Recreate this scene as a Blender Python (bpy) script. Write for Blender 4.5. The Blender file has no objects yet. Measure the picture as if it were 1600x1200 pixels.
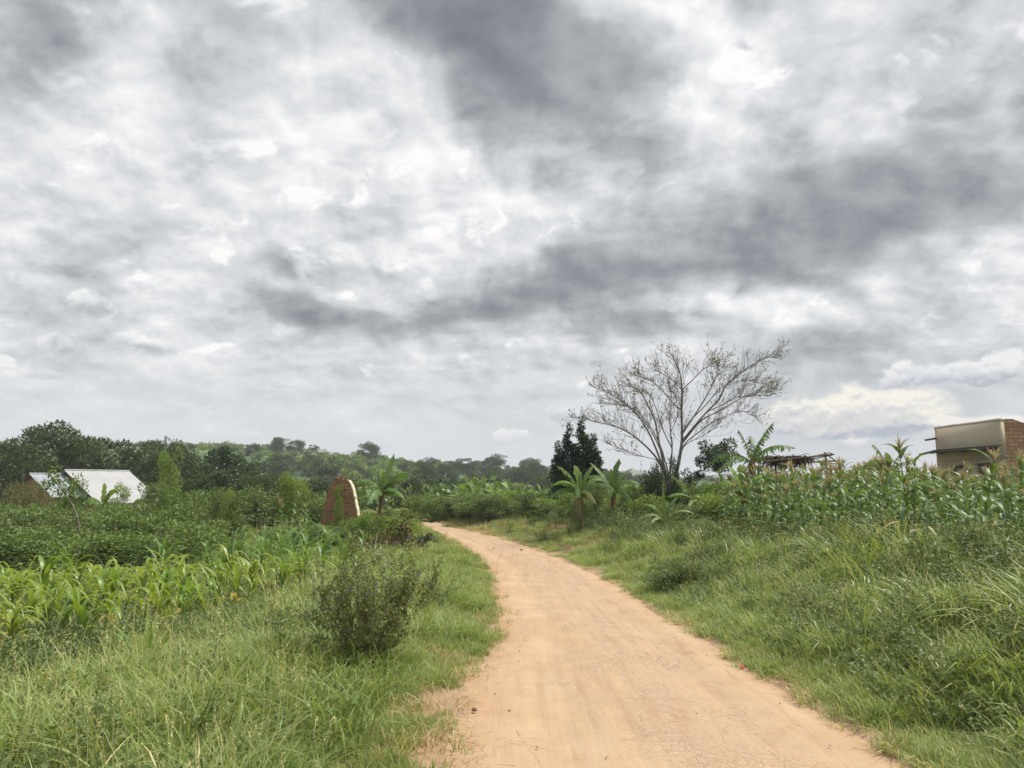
import bpy, math, random
import numpy as np
from mathutils import Vector, noise as mnoise
R = math.radians
C = bpy.context.scene
COL = C.collection
rng = np.random.default_rng(7)
random.seed(7)

# ------------------------------------------------------------------ camera
F = 1200.0                     # focal length in pixels of the 1600 px wide photograph
PITCH = R(7.36)
EYE = np.array([0.0, 0.0, 1.7])
camd = bpy.data.cameras.new('camera')
cam = bpy.data.objects.new('camera', camd)
COL.objects.link(cam)
camd.sensor_fit = 'HORIZONTAL'
camd.sensor_width = 36.0
camd.lens = 36.0 * F / 1600.0
camd.clip_start = 0.05
camd.clip_end = 20000
cam.location = EYE
cam.rotation_euler = (math.pi / 2 + PITCH, 0, 0)
C.camera = cam

def ray(px, py):
    a = (px - 800) / F
    b = (600 - py) / F
    return np.array([a, math.cos(PITCH) - b * math.sin(PITCH), math.sin(PITCH) + b * math.cos(PITCH)])

def pt(px, py, Y):
    """world point seen at pixel (px,py) at forward distance Y"""
    d = ray(px, py)
    return EYE + d * (Y / d[1])

# ------------------------------------------------------------------ node helper
class NT:
    def __init__(s, tree):
        s.t = tree
        s.n = tree.nodes
        s.l = tree.links
    def node(s, kind, **kw):
        n = s.n.new(kind)
        for k, v in kw.items():
            setattr(n, k, v)
        return n
    def put(s, sock, v):
        if v is None:
            return
        if isinstance(v, bpy.types.NodeSocket):
            s.l.new(v, sock)
        else:
            sock.default_value = v
    def m(s, op, a, b=None, c=None, clamp=False):
        n = s.node('ShaderNodeMath', operation=op)
        n.use_clamp = clamp
        s.put(n.inputs[0], a); s.put(n.inputs[1], b); s.put(n.inputs[2], c)
        return n.outputs[0]
    def add(s, a, b): return s.m('ADD', a, b)
    def sub(s, a, b): return s.m('SUBTRACT', a, b)
    def mul(s, a, b): return s.m('MULTIPLY', a, b)
    def xyz(s, x, y, z=0.0):
        n = s.node('ShaderNodeCombineXYZ')
        s.put(n.inputs[0], x); s.put(n.inputs[1], y); s.put(n.inputs[2], z)
        return n.outputs[0]
    def sep(s, v):
        n = s.node('ShaderNodeSeparateXYZ')
        s.put(n.inputs[0], v)
        return n.outputs
    def noise(s, vec, scale, detail=4, rough=0.5, dist=0.0, lac=2.0):
        n = s.node('ShaderNodeTexNoise')
        n.noise_dimensions = '3D'
        if vec is not None:
            s.put(n.inputs['Vector'], vec)
        n.inputs['Scale'].default_value = scale
        n.inputs['Detail'].default_value = detail
        n.inputs['Roughness'].default_value = rough
        n.inputs['Lacunarity'].default_value = lac
        n.inputs['Distortion'].default_value = dist
        return n.outputs['Fac'], n.outputs['Color']
    def smooth(s, v, lo, hi, a=0.0, b=1.0):
        n = s.node('ShaderNodeMapRange')
        n.interpolation_type = 'SMOOTHSTEP'
        s.put(n.inputs['Value'], v)
        n.inputs['From Min'].default_value = lo
        n.inputs['From Max'].default_value = hi
        n.inputs['To Min'].default_value = a
        n.inputs['To Max'].default_value = b
        return n.outputs['Result']
    def ramp(s, v, stops, interp='LINEAR'):
        n = s.node('ShaderNodeValToRGB')
        cr = n.color_ramp
        cr.interpolation = interp
        while len(cr.elements) < len(stops):
            cr.elements.new(0.5)
        for e, (p, c) in zip(cr.elements, stops):
            e.position = p
            e.color = (c[0], c[1], c[2], 1)
        s.put(n.inputs[0], v)
        return n.outputs[0]
    def mix(s, f, a, b, blend='MIX'):
        n = s.node('ShaderNodeMix', data_type='RGBA', blend_type=blend)
        s.put(n.inputs['Factor'], f)
        s.put(n.inputs[6], a if isinstance(a, bpy.types.NodeSocket) else (*a, 1))
        s.put(n.inputs[7], b if isinstance(b, bpy.types.NodeSocket) else (*b, 1))
        return n.outputs[2]

def lin(r, g, b):
    f = lambda c: ((c / 255 + 0.055) / 1.055) ** 2.4 if c > 10 else c / 255 / 12.92
    return (f(r), f(g), f(b))
# ------------------------------------------------------------------ sky and sun
EXPO = 1.25
SUN_EL, SUN_AZ = R(58), R(70)          # azimuth clockwise from the view direction (+Y), towards +X
world = bpy.data.worlds.new('World')
C.world = world
world.use_nodes = True
W = NT(world.node_tree)
W.n.clear()
tc = W.node('ShaderNodeTexCoord')
D = tc.outputs['Generated']
dx, dy, dz = W.sep(D)
sky = W.node('ShaderNodeTexSky', sky_type='NISHITA')
sky.sun_disc = False
sky.sun_elevation = SUN_EL
sky.sun_rotation = SUN_AZ
az = W.m('ARCTAN2', dx, dy)
hor = W.m('SQRT', W.add(W.mul(dx, dx), W.mul(dy, dy)))
el = W.m('ARCTAN2', dz, hor)
zz = W.m('MAXIMUM', dz, 0.0)
den = W.add(zz, 0.24)
P = W.xyz(W.m('DIVIDE', dx, den), W.m('DIVIDE', dy, den), 0.0)
den2 = W.add(zz, 0.46)
P2 = W.xyz(W.m('DIVIDE', dx, den2), W.m('DIVIDE', dy, den2), 0.0)
# two warp fields, so that every cloud edge wanders
_, w1 = W.noise(P, 1.7, 2, 0.5)
_, w2 = W.noise(P, 5.5, 3, 0.5)
w1x, w1y, _z = W.sep(w1)
w2x, w2y, _z = W.sep(w2)
wx = W.add(W.mul(W.sub(w1x, 0.5), 0.30), W.mul(W.sub(w2x, 0.5), 0.13))
wy = W.add(W.mul(W.sub(w1y, 0.5), 0.17), W.mul(W.sub(w2y, 0.5), 0.08))
elf = W.smooth(el, 0.0, 0.45, 0.25, 1.0)       # far clouds wander less in angle
waz = W.add(az, W.mul(wx, elf))
wel = W.add(el, W.mul(wy, elf))

def dir_of(px, py):
    d = ray(px, py)
    return math.atan2(d[0], d[1]), math.atan2(d[2], math.hypot(d[0], d[1]))

def gauss(px, py, rx, ry, amp, rot=0.0, A=None, E=None, sharp=1.0):
    a0, e0 = dir_of(px, py)
    a1, _ = dir_of(px + 10, py)
    _, e1 = dir_of(px, py - 10)
    sx, sy = (a1 - a0) / 10 * rx, (e1 - e0) / 10 * ry
    u = W.sub(A or waz, a0)
    v = W.sub(E or wel, e0)
    if rot:
        c, s_ = math.cos(R(rot)), math.sin(R(rot))
        u, v = W.add(W.mul(u, c), W.mul(v, s_)), W.sub(W.mul(v, c), W.mul(u, s_))
    u = W.m('DIVIDE', u, sx); v = W.m('DIVIDE', v, sy)
    q = W.add(W.mul(u, u), W.mul(v, v))
    if sharp != 1.0:
        q = W.m('POWER', q, sharp)
    return W.mul(W.m('EXPONENT', W.mul(q, -1.0)), amp)

def total(items):
    r = items[0]
    for i in items[1:]:
        r = W.add(r, i)
    return r

big = total([
    gauss(680, 10, 190, 100, -0.34, -20, sharp=1.5), gauss(850, 75, 195, 115, -0.40, -35, sharp=1.5), gauss(765, 185, 80, 85, -0.28, sharp=1.3),
    gauss(20, 35, 120, 60, -0.40, -15), gauss(430, 45, 80, 40, -0.18),
    gauss(1160, 360, 340, 85, -0.35, 10, sharp=1.4), gauss(1490, 300, 230, 110, -0.24, 12), gauss(1180, 270, 260, 60, -0.10, 10), gauss(960, 250, 200, 60, -0.12),
    gauss(760, 425, 120, 60, -0.12), gauss(1120, 415, 130, 26, -0.16),
    gauss(490, 478, 120, 22, -0.34, -6), gauss(700, 505, 180, 28, -0.26, 4), gauss(980, 525, 150, 20, -0.26, 3), gauss(840, 470, 160, 28, -0.2, 10),
    gauss(1300, 535, 150, 26, -0.24), gauss(420, 385, 50, 36, -0.20, -35), gauss(380, 255, 60, 40, -0.12, -35),
    gauss(90, 370, 70, 20, -0.20, -10), gauss(250, 535, 50, 10, -0.22), gauss(560, 400, 30, 24, -0.12),
    gauss(770, 577, 110, 9, -0.12), gauss(290, 75, 100, 60, -0.05),
    gauss(1080, 150, 190, 70, 0.20, 35), gauss(1500, 90, 140, 90, 0.07), gauss(460, 90, 70, 40, 0.18), gauss(210, 60, 40, 80, 0.16, 20),
    gauss(1250, 475, 200, 24, 0.14, 4), gauss(620, 300, 190, 70, 0.12), gauss(880, 345, 50, 30, 0.12), gauss(250, 430, 200, 40, 0.06), gauss(1330, 630, 280, 80, -0.22)])
def P2off(ox, oy, w, k=1.0):
    return W.xyz(W.add(W.mul(W.sep(P2)[0], k), W.add(W.mul(wx, w), ox)), W.add(W.mul(W.sep(P2)[1], k), W.add(W.mul(wy, w), oy)), 7.1 * k)
f1, _c = W.noise(W.xyz(W.add(W.sep(P)[0], W.mul(wx, 1.2)), W.add(W.sep(P)[1], W.mul(wy, 1.2)), 3.3), 2.6, 2, 0.45)
f2, _c = W.noise(P2off(0, 0, .22), 9.0, 8, 0.56)
f3, _c = W.noise(P2off(-.014, .020, .22), 9.0, 6, 0.52)   # the same clouds a step towards the sun: gives lit rims
f4, _c = W.noise(P2off(0, 0, .5, 1.03), 4.4, 4, 0.5)
f5, _c = W.noise(P2off(.31, .17, .30), 12.0, 7, 0.55, 0.35)
thick = W.sub(f2, 0.5)
rim = W.sub(f2, f3)
dark_damp = W.smooth(big, -0.5, -0.05, 0.62, 1.0)
fade = W.smooth(el, R(1.5), R(12), 0.30, 1.0)
fc = W.smooth(f4, 0.33, 0.67, -0.5, 0.5)
breaks = W.mul(W.smooth(f5, 0.56, 0.70), W.smooth(big, -0.30, 0.02))
soft = W.mul(W.smooth(f5, 0.48, 0.30), 0.10)
det = W.add(W.add(W.mul(W.sub(f1, 0.5), 0.36), W.mul(fc, 0.22)), W.add(W.mul(thick, 0.56), W.mul(rim, 0.80)))
det = W.add(det, W.sub(W.mul(breaks, 0.30), soft))
det = W.mul(W.mul(det, dark_damp), W.mul(fade, 0.90))
s = W.add(W.add(big, det), W.smooth(el, R(1), R(14), 0.74, 0.70))
S = 0.5 ** EXPO       # all sky light is written for this exposure
k = lambda r, g, b: tuple(c * S for c in lin(r, g, b))
cloud = W.ramp(s, [(0.0, k(114, 120, 127)), (0.22, k(142, 148, 154)), (0.42, k(173, 178, 182)), (0.6, k(203, 207, 210)),
                   (0.78, k(226, 228, 231)), (0.92, k(245, 245, 246)), (1.0, k(255, 253, 252))], 'LINEAR')
# lower sky: pale blue-grey veil
veil = W.smooth(el, R(0.5), R(10), 0.68, 0.0)
cloud = W.mix(veil, cloud, W.mix(W.smooth(az, -0.4, 0.5), k(219, 223, 226), k(203, 209, 215)))
# gaps of blue
skyc = W.mix(1.0, sky.outputs[0], (0.055, 0.055, 0.055), 'MULTIPLY')
gap = total([gauss(1130, 66, 34, 17, 0.95, -15)])
gapm = W.smooth(W.add(gap, W.mul(thick, -1.9)), 0.30, 1.05, 0.0, 0.62)
cloud = W.mix(gapm, cloud, W.mix(0.75, skyc, k(128, 141, 158)))
# heaped cumulus low over the horizon
UV = W.xyz(W.mul(az, 30.0), W.mul(el, 42.0), 1.7)
c1, cc = W.noise(UV, 0.75, 7, 0.6)
cx, cy, _z = W.sep(cc)
c2, _c = W.noise(W.xyz(W.mul(az, 30.0), W.add(W.mul(el, 42.0), 0.28), 1.7), 0.75, 7, 0.6)
ca = W.add(az, W.mul(W.sub(cx, 0.5), 0.05))
ce = W.add(el, W.mul(W.sub(cy, 0.5), 0.035))
def heap(lst, base_px):
    g = total([gauss(*q, A=ca, E=ce) for q in lst])
    b0 = dir_of(*base_px)[1]
    cut = W.smooth(W.add(el, W.mul(W.sub(c1, 0.5), 0.02)), b0 - 0.010, b0 + 0.010)
    fld = W.add(W.mul(g, cut), W.mul(W.sub(c1, 0.5), 0.55))
    return W.smooth(fld, 0.28, 0.56), W.sub(el, b0)
def layer(cloud, lst, base_px, lo, hi, height, amt):
    mk, h = heap(lst, base_px)
    sh = W.add(W.m('DIVIDE', h, height), W.mul(W.sub(c1, c2), 2.2))
    col = W.ramp(sh, [(0.0, lo), (0.45, tuple((a * 0.5 + b * 0.5) for a, b in zip(lo, hi))), (0.95, hi)], 'EASE')
    return W.mix(W.mul(mk, amt), cloud, col)
grey, white, cream = k(186, 191, 202), k(240, 241, 242), k(248, 243, 236)
cloud = layer(cloud, [(1330, 645, 70, 50, .75), (1440, 640, 70, 36, .8), (1235, 655, 50, 30, .7), (1290, 670, 100, 20, .5)], (1400, 692), k(172, 180, 194), k(252, 247, 236), 0.060, 0.95)
cloud = layer(cloud, [(1415, 585, 36, 20, .9), (1470, 582, 60, 18, .9), (1530, 595, 30, 12, .8), (1575, 565, 45, 24, .9)], (1450, 608), k(180, 187, 197), white, 0.030, 0.95)
cloud = layer(cloud, [(1330, 693, 26, 9, .95), (1500, 660, 60, 14, .7), (1580, 665, 40, 14, .7)], (1330, 700), k(205, 208, 214), cream, 0.014, 0.8)
cloud = layer(cloud, [(800, 680, 26, 12, 1.4), (800, 697, 40, 8, .5), (385, 680, 26, 7, 1.1), (470, 690, 18, 5, .7)], (800, 692), k(205, 210, 218), k(245, 244, 242), 0.018, 0.8)
cloud = layer(cloud, [(6, 570, 22, 12, 1.2), (70, 584, 30, 9, 1.3)], (40, 592), k(205, 208, 213), k(246, 246, 245), 0.018, 0.8)
cloud = layer(cloud, [(885, 655, 42, 10, .9)], (885, 662), k(176, 184, 196), k(196, 202, 211), 0.03, 0.5)
low = W.smooth(dz, -0.05, 0.0)
cloud = W.mix(low, k(150, 150, 140), cloud)
bg = W.node('ShaderNodeBackground')
W.l.new(cloud, bg.inputs[0])
bg.inputs[1].default_value = 1.0
ow = W.node('ShaderNodeOutputWorld')
W.l.new(bg.outputs[0], ow.inputs[0])
world.cycles.sampling_method = 'MANUAL'
world.cycles.sample_map_resolution = 512

sl = bpy.data.lights.new('sun', 'SUN')
sun = bpy.data.objects.new('sun', sl)
COL.objects.link(sun)
sl.energy = 2.4
sl.angle = R(8)
sl.color = (1.0, 0.95, 0.87)
sun.rotation_euler = Vector((-math.sin(SUN_AZ) * math.cos(SUN_EL), -math.cos(SUN_AZ) * math.cos(SUN_EL), -math.sin(SUN_EL))).to_track_quat('-Z', 'Y').to_euler()
C.view_settings.view_transform = 'Standard'
C.view_settings.look = 'None'
C.view_settings.exposure = EXPO
C.view_settings.gamma = 1.0
# ------------------------------------------------------------------ mesh helpers
def sstep(a, b, x):
    t = np.clip((np.asarray(x, float) - a) / (b - a), 0, 1)
    return t * t * (3 - 2 * t)

def unit(v):
    return v / np.maximum(np.linalg.norm(v, axis=-1, keepdims=True), 1e-9)

class MB:
    """collects pieces and builds ONE mesh object; faces carry a material slot, vertices a tint"""
    def __init__(s):
        s.v, s.f, s.mi, s.t, s.n = [], [], [], [], 0
    def add(s, v, faces, mat=0, tint=0.5):
        v = np.asarray(v, np.float32).reshape(-1, 3)
        faces = np.asarray(faces, np.int64)
        s.v.append(v)
        s.f.append(faces + s.n)
        s.mi.append(np.full(len(faces), mat, np.int32))
        s.t.append(np.broadcast_to(np.asarray(tint, np.float32), (len(v),)).copy())
        s.n += len(v)
        return s
    def box(s, c, size, rot=0.0, mat=0, tint=0.5):
        x, y, z = np.array(size) / 2
        v = np.array([[-x, -y, -z], [x, -y, -z], [x, y, -z], [-x, y, -z], [-x, -y, z], [x, -y, z], [x, y, z], [-x, y, z]])
        cr, sr = math.cos(rot), math.sin(rot)
        v = np.stack([v[:, 0] * cr - v[:, 1] * sr, v[:, 0] * sr + v[:, 1] * cr, v[:, 2]], 1) + np.array(c)
        return s.add(v, [[0, 3, 2, 1], [4, 5, 6, 7], [0, 1, 5, 4], [1, 2, 6, 5], [2, 3, 7, 6], [3, 0, 4, 7]], mat, tint)
    def tube(s, p, r, sides=6, mat=0, tint=0.5, cap=True):
        p = np.asarray(p, float)
        n = len(p)
        r = np.broadcast_to(np.asarray(r, float), (n,))
        tg = unit(np.gradient(p, axis=0))
        ref = np.array([0, 0, 1.0]) if abs(tg[:, 2]).mean() < 0.8 else np.array([1.0, 0, 0])
        a = unit(np.cross(tg, ref)); b = np.cross(tg, a)
        th = np.linspace(0, 2 * math.pi, sides, endpoint=False)
        v = p[:, None] + r[:, None, None] * (np.cos(th)[None, :, None] * a[:, None] + np.sin(th)[None, :, None] * b[:, None])
        i = np.arange(n - 1)[:, None] * sides; j = np.arange(sides)[None]
        k = (j + 1) % sides
        q = np.stack([i + j, i + k, i + sides + k, i + sides + j], -1).reshape(-1, 4)
        s.add(v.reshape(-1, 3), q, mat, tint)
        if cap:
            for row in (0, n - 1):
                s.add(v[row], [[0, m_, m_ + 1] for m_ in range(1, sides - 1)] if row else [[0, m_ + 1, m_] for m_ in range(1, sides - 1)], mat, tint)
        return s
    def leaves(s, c, a, side, L, Wd, fold=0.15, tint=0.5, mat=0):
        """pointed leaves: base c, axis a, side vector, length, width"""
        c = np.asarray(c); n = len(c)
        L = np.broadcast_to(L, (n,))[:, None]; Wd = np.broadcast_to(Wd, (n,))[:, None]
        nr = np.cross(a, side)
        v = np.stack([c, c + a * L * .45 + side * Wd * .5 + nr * Wd * fold, c + a * L - nr * L * .08, c + a * L * .45 - side * Wd * .5 + nr * Wd * fold], 1)
        f = np.arange(n * 4).reshape(n, 4)
        return s.add(v.reshape(-1, 3), f, mat, np.repeat(np.broadcast_to(tint, (n,)), 4))
    def ribbons(s, base, az, H, reach, droop, width, segs=4, fold=None, tint=0.5, power=1.8, wave=0.0, mat=0, shape='grass', twist=0.0, tiptint=0.0):
        base = np.asarray(base, float); n = len(base)
        bc = lambda q: np.broadcast_to(np.asarray(q, float), (n,))
        az, H, reach, droop, width, tint = map(bc, (az, H, reach, droop, width, tint))
        t = np.linspace(0, 1, segs + 1)
        d = np.stack([np.cos(az), np.sin(az), 0 * az], 1)
        sd = np.stack([-np.sin(az + twist), np.cos(az + twist), 0 * az], 1)
        pos = base[:, None] + d[:, None] * (reach[:, None] * t ** power)[..., None]
        pos[..., 2] += H[:, None] * (t - droop[:, None] * t ** 3)
        if shape == 'grass':
            w = 1 - t ** 2.2
        elif shape == 'maize':
            w = np.minimum(0.55 + t * 2.2, 1.0) * (1 - t ** 2.6)
        else:
            w = np.clip(np.minimum(t / .12, 1.0), .06, 1) ** .6 * (1 - np.clip((t - .55) / .45, 0, 1) ** 2.2)
        w = np.maximum(w, 0.02)[None] * width[:, None] * .5
        cols = [-1, 1] if fold is None else [-1, 0, 1]
        m_ = len(cols)
        out = np.empty((n, segs + 1, m_, 3))
        ph = rng.uniform(0, 6.28, n)
        for k_, cc in enumerate(cols):
            q = pos + sd[:, None] * (w * cc)[..., None]
            if fold is not None and cc:
                q[..., 2] += w * fold
                if wave:
                    q[..., 2] += wave * width[:, None] * np.sin(t[None] * 14 + ph[:, None] + cc) * np.minimum(t * 3, 1)[None]
            out[:, :, k_] = q
        idx = np.arange(n * (segs + 1) * m_).reshape(n, segs + 1, m_)
        f = np.stack([idx[:, :-1, :-1], idx[:, :-1, 1:], idx[:, 1:, 1:], idx[:, 1:, :-1]], -1).reshape(-1, 4)
        tt = np.repeat((tint[:, None] + tiptint * np.clip(t[None] - .6, 0, 1) / .4)[..., None], m_, 2)
        return s.add(out.reshape(-1, 3), f, mat, tt.reshape(-1))
    def mesh(s, name, mats, smooth=False):
        me = bpy.data.meshes.new(name)
        v = np.concatenate(s.v)
        nl = np.concatenate([np.full(len(f), f.shape[1], np.int32) for f in s.f])
        li = np.concatenate([f.reshape(-1) for f in s.f]).astype(np.int32)
        me.vertices.add(len(v)); me.vertices.foreach_set('co', v.reshape(-1))
        me.loops.add(len(li)); me.loops.foreach_set('vertex_index', li)
        me.polygons.add(len(nl))
        st = np.concatenate([[0], np.cumsum(nl)[:-1]]).astype(np.int32)
        me.polygons.foreach_set('loop_start', st)
        me.polygons.foreach_set('material_index', np.concatenate(s.mi))
        if smooth:
            me.polygons.foreach_set('use_smooth', np.ones(len(nl), bool))
        at = me.attributes.new('tint', 'FLOAT', 'POINT')
        at.data.foreach_set('value', np.concatenate(s.t))
        for m_ in (mats if isinstance(mats, (list, tuple)) else [mats]):
            me.materials.append(m_)
        me.update(calc_edges=True)
        me.validate()
        return me
    def build(s, name, mats, parent=None, smooth=False, link=True):
        return put(name, s.mesh(name, mats, smooth), parent, link)

def put(name, me, parent=None, link=True):
    o = bpy.data.objects.new(name, me)
    if link:
        COL.objects.link(o)
    if parent is not None:
        o.parent = parent
    return o

def tag(o, label=None, cat=None, group=None, kind=None):
    for k_, v_ in (('label', label), ('category', cat), ('group', group), ('kind', kind)):
        if v_:
            o[k_] = v_
    return o

def thing(name, loc, label, cat, group=None, rz=0.0, sc=1.0):
    o = bpy.data.objects.new(name, None)
    COL.objects.link(o)
    o.empty_display_size = 0.1
    o.location = loc
    o.rotation_euler = (0, 0, rz)
    o.scale = (sc, sc, sc)
    return tag(o, label, cat, group)

def copy_tree(o, loc, rz, sc, label=None, parent=None):
    c = o.copy()
    COL.objects.link(c)
    if parent is not None:
        c.parent = parent
    else:
        c.location = loc; c.rotation_euler = (0, 0, rz)
        c.scale = sc if isinstance(sc, tuple) else (sc, sc, sc)
        if label:
            c['label'] = label
    for ch in o.children:
        copy_tree(ch, None, 0, 1, None, c)
    return c

# ------------------------------------------------------------------ materials
def new_mat(name):
    m_ = bpy.data.materials.new(name)
    m_.use_nodes = True
    N = NT(m_.node_tree)
    N.n.clear()
    out = N.node('ShaderNodeOutputMaterial')
    return m_, N, out

def leaf_mat(name, c0, c1, c2, trans=0.35, rough=0.5, spec=0.35, patch=0.25, var=0.5, gain=1.0):
    """c0..c1: live leaf colours, c2: dry or pale leaf colour reached when the vertex tint is 1"""
    c0, c1, c2 = (tuple(min(v_ * gain, .75) for v_ in c_) for c_ in (c0, c1, c2))
    m_, N, out = new_mat(name)
    at = N.node('ShaderNodeAttribute', attribute_name='tint')
    oi = N.node('ShaderNodeObjectInfo')
    geo = N.node('ShaderNodeNewGeometry')
    nz, _ = N.noise(geo.outputs['Position'], patch, 3, 0.6)
    r = N.add(N.mul(oi.outputs['Random'], var), N.mul(N.smooth(nz, 0.35, 0.65), 1 - var))
    col = N.mix(r, c0, c1)
    tv = at.outputs['Fac']
    col = N.mix(N.m('MULTIPLY_ADD', tv, 2.0, -1.0, clamp=True), col, c2)
    dk = N.smooth(tv, 0.0, 0.5, 0.62, 1.0)
    col = N.mix(1.0, col, N.xyz(dk, dk, dk), 'MULTIPLY')
    p = N.node('ShaderNodeBsdfPrincipled')
    N.put(p.inputs['Base Color'], col)
    p.inputs['Roughness'].default_value = rough
    p.inputs['Specular IOR Level'].default_value = spec
    tr = N.node('ShaderNodeBsdfTranslucent')
    N.put(tr.inputs[0], N.mix(1.0, col, (1.25, 1.2, 0.6), 'MULTIPLY'))
    mx = N.node('ShaderNodeMixShader')
    mx.inputs[0].default_value = trans
    N.l.new(p.outputs[0], mx.inputs[1]); N.l.new(tr.outputs[0], mx.inputs[2])
    N.l.new(mx.outputs[0], out.inputs[0])
    return m_

def plain_mat(name, c0, c1, scale=6.0, rough=0.85, bump=0.3, detail=6, spec=0.25, bscale=None, stretch=(1, 1, 1), metal=0.0):
    m_, N, out = new_mat(name)
    tcn = N.node('ShaderNodeTexCoord')
    mp = N.node('ShaderNodeMapping')
    mp.inputs['Scale'].default_value = stretch
    N.l.new(tcn.outputs['Object'], mp.inputs[0])
    nz, _ = N.noise(mp.outputs[0], scale, detail, 0.62)
    col = N.mix(N.smooth(nz, 0.3, 0.7), c0, c1)
    p = N.node('ShaderNodeBsdfPrincipled')
    N.put(p.inputs['Base Color'], col)
    p.inputs['Roughness'].default_value = rough
    p.inputs['Specular IOR Level'].default_value = spec
    p.inputs['Metallic'].default_value = metal
    if bump:
        bn, _ = N.noise(mp.outputs[0], bscale or scale * 3, 4, 0.6)
        b = N.node('ShaderNodeBump')
        b.inputs['Strength'].default_value = bump
        b.inputs['Distance'].default_value = 0.02
        N.put(b.inputs['Height'], bn)
        N.l.new(b.outputs[0], p.inputs['Normal'])
    N.l.new(p.outputs[0], out.inputs[0])
    return m_
# ------------------------------------------------------------------ terrain
def zroad(y):
    return -0.5 * sstep(5, 20, y) - 0.5 * sstep(45, 70, y)

def on_road_plane(px, py):
    d = ray(px, py)
    y = 10.0
    lo, hi = 1.0, 90.0
    for _ in range(60):
        y = (lo + hi) / 2
        if EYE[2] + d[2] / d[1] * y > zroad(y):
            lo = y
        else:
            hi = y
    return d[0] / d[1] * y, y
# the two edges of the track where they run on the ground (read off the photograph once, then plain world coordinates)
LE = [on_road_plane(*q) for q in [(690, 1200), (704, 1130), (715, 1090), (728, 1050), (758, 1022), (771, 1000), (777, 960), (774, 920), (763, 890), (746, 870), (722, 851), (700, 839), (680, 829), (655, 820)]]
RE = [on_road_plane(*q) for q in [(1452, 1200), (1352, 1140), (1264, 1090), (1150, 1025), (1050, 965), (980, 922), (930, 895), (890, 877), (850, 862), (800, 846), (760, 835), (735, 829), (700, 823)]]
LE = [(-0.55, -12.0), (-0.45, 2.0)] + LE + [(-9.0, 49.0), (-22.0, 60.0), (-40, 66)]
RE = [(2.55, -12.0), (2.45, 2.0)] + RE + [(-5.0, 49.5), (-10.0, 54.5), (-22.0, 64.0), (-40, 70)]
LEa, REa = np.array(LE), np.array(RE)
def edges(y):
    xl = np.interp(y, LEa[:, 1], LEa[:, 0])
    xr = np.interp(y, REa[:, 1], REa[:, 0])
    return xl, xr
def edist(x, y):
    """distance left of the left edge, right of the right edge (metres, roughly perpendicular)"""
    xl, xr = edges(y)
    sl = (np.interp(y + .5, LEa[:, 1], LEa[:, 0]) - np.interp(y - .5, LEa[:, 1], LEa[:, 0]))
    sr = (np.interp(y + .5, REa[:, 1], REa[:, 0]) - np.interp(y - .5, REa[:, 1], REa[:, 0]))
    return (xl - x) / np.sqrt(1 + sl * sl), (x - xr) / np.sqrt(1 + sr * sr)

def vnoise(x, y, s, seed=0):
    """cheap smooth value noise for numpy arrays"""
    x = np.asarray(x, float) * s + seed * 17.3; y = np.asarray(y, float) * s - seed * 9.1
    xi, yi = np.floor(x), np.floor(y)
    fx, fy = x - xi, y - yi
    fx, fy = fx * fx * (3 - 2 * fx), fy * fy * (3 - 2 * fy)
    h = lambda a, b: np.mod(np.sin(a * 127.1 + b * 311.7 + seed * 74.7) * 43758.5453, 1.0)
    return (h(xi, yi) * (1 - fx) + h(xi + 1, yi) * fx) * (1 - fy) + (h(xi, yi + 1) * (1 - fx) + h(xi + 1, yi + 1) * fx) * fy

HT = np.array([-1.2, -.667, -.5, -.33, -.21, -.083, .04, .12, .3, .7, 1.2])
HH = np.array([15., 14.0, 14.0, 13.5, 11.2, 8.0, 5.0, 3.5, 3.0, 3.0, 3.0])
def ground(x, y):
    x = np.asarray(x, float); y = np.asarray(y, float)
    eL, eR = edist(x, y)
    zr = zroad(y)
    A = 0.72 - 0.17 * sstep(13, 19, y)
    zR = zr + A * sstep(0.05, 3.4, eR) + 0.02 * np.clip(eR, 0, 30)
    zL = zr + 0.10 * sstep(0, .7, eL) - 0.05 * np.clip(eL - 2, 0, 25) * sstep(6, 20, y)
    z = np.where(eR > 0, zR, np.where(eL > 0, zL, zr - 0.06 * np.minimum(sstep(0, .25, -eL), sstep(0, .25, -eR))))
    out = np.clip(np.maximum(eL, eR), 0, 1)
    z = z + out * ((vnoise(x, y, 0.5, 1) - .5) * 0.18 + (vnoise(x, y, 1.7, 2) - .5) * 0.08) + np.minimum(out * 3, 1) * (vnoise(x, y, 6, 3) - .5) * 0.04
    # valley and the hill beyond
    t = x / np.maximum(y, 20)
    Hh = np.interp(t, HT, HH)
    r = np.hypot(x, y)
    far = -3.5 + (Hh + 3.5) * sstep(105, 330, r) + (vnoise(x, y, 0.012, 5) - .5) * 3.0 * sstep(90, 200, r)
    far = far - (Hh + 5) * sstep(420, 900, r)
    k_ = sstep(50, 105, r)
    return z * (1 - k_) + far * k_

def gz(x, y):
    return float(ground(np.array([x]), np.array([y]))[0])

def at(px, py, Y):
    """ground position under pixel column px at distance Y"""
    x = (px - 800) / F * (Y * math.cos(PITCH) * 1.0 + 0.0) / math.cos(PITCH)
    x = ray(px, 755)[0] / ray(px, 755)[1] * Y
    return x, Y, gz(x, Y)

BARE = [(-2.95, 7.5, .42, .55), (-3.6, 6.3, .35, .30), (-3.55, 5.5, .40, .25), (-2.5, 8.3, .35, .3), (-5.0, 7.6, .3, .4), (-.60, 6.3, .17, .4), (-.50, 5.2, .13, .4)]
def bare(x, y):
    """patches of open red soil in the verge"""
    r = np.zeros(np.shape(x), bool)
    j = (vnoise(x, y, 3.1, 19) - .5) * .9
    for cx, cy, rx, ry in BARE:
        r |= ((x - cx) / rx) ** 2 + ((y - cy) / ry) ** 2 < 1 + j
    return r
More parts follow.
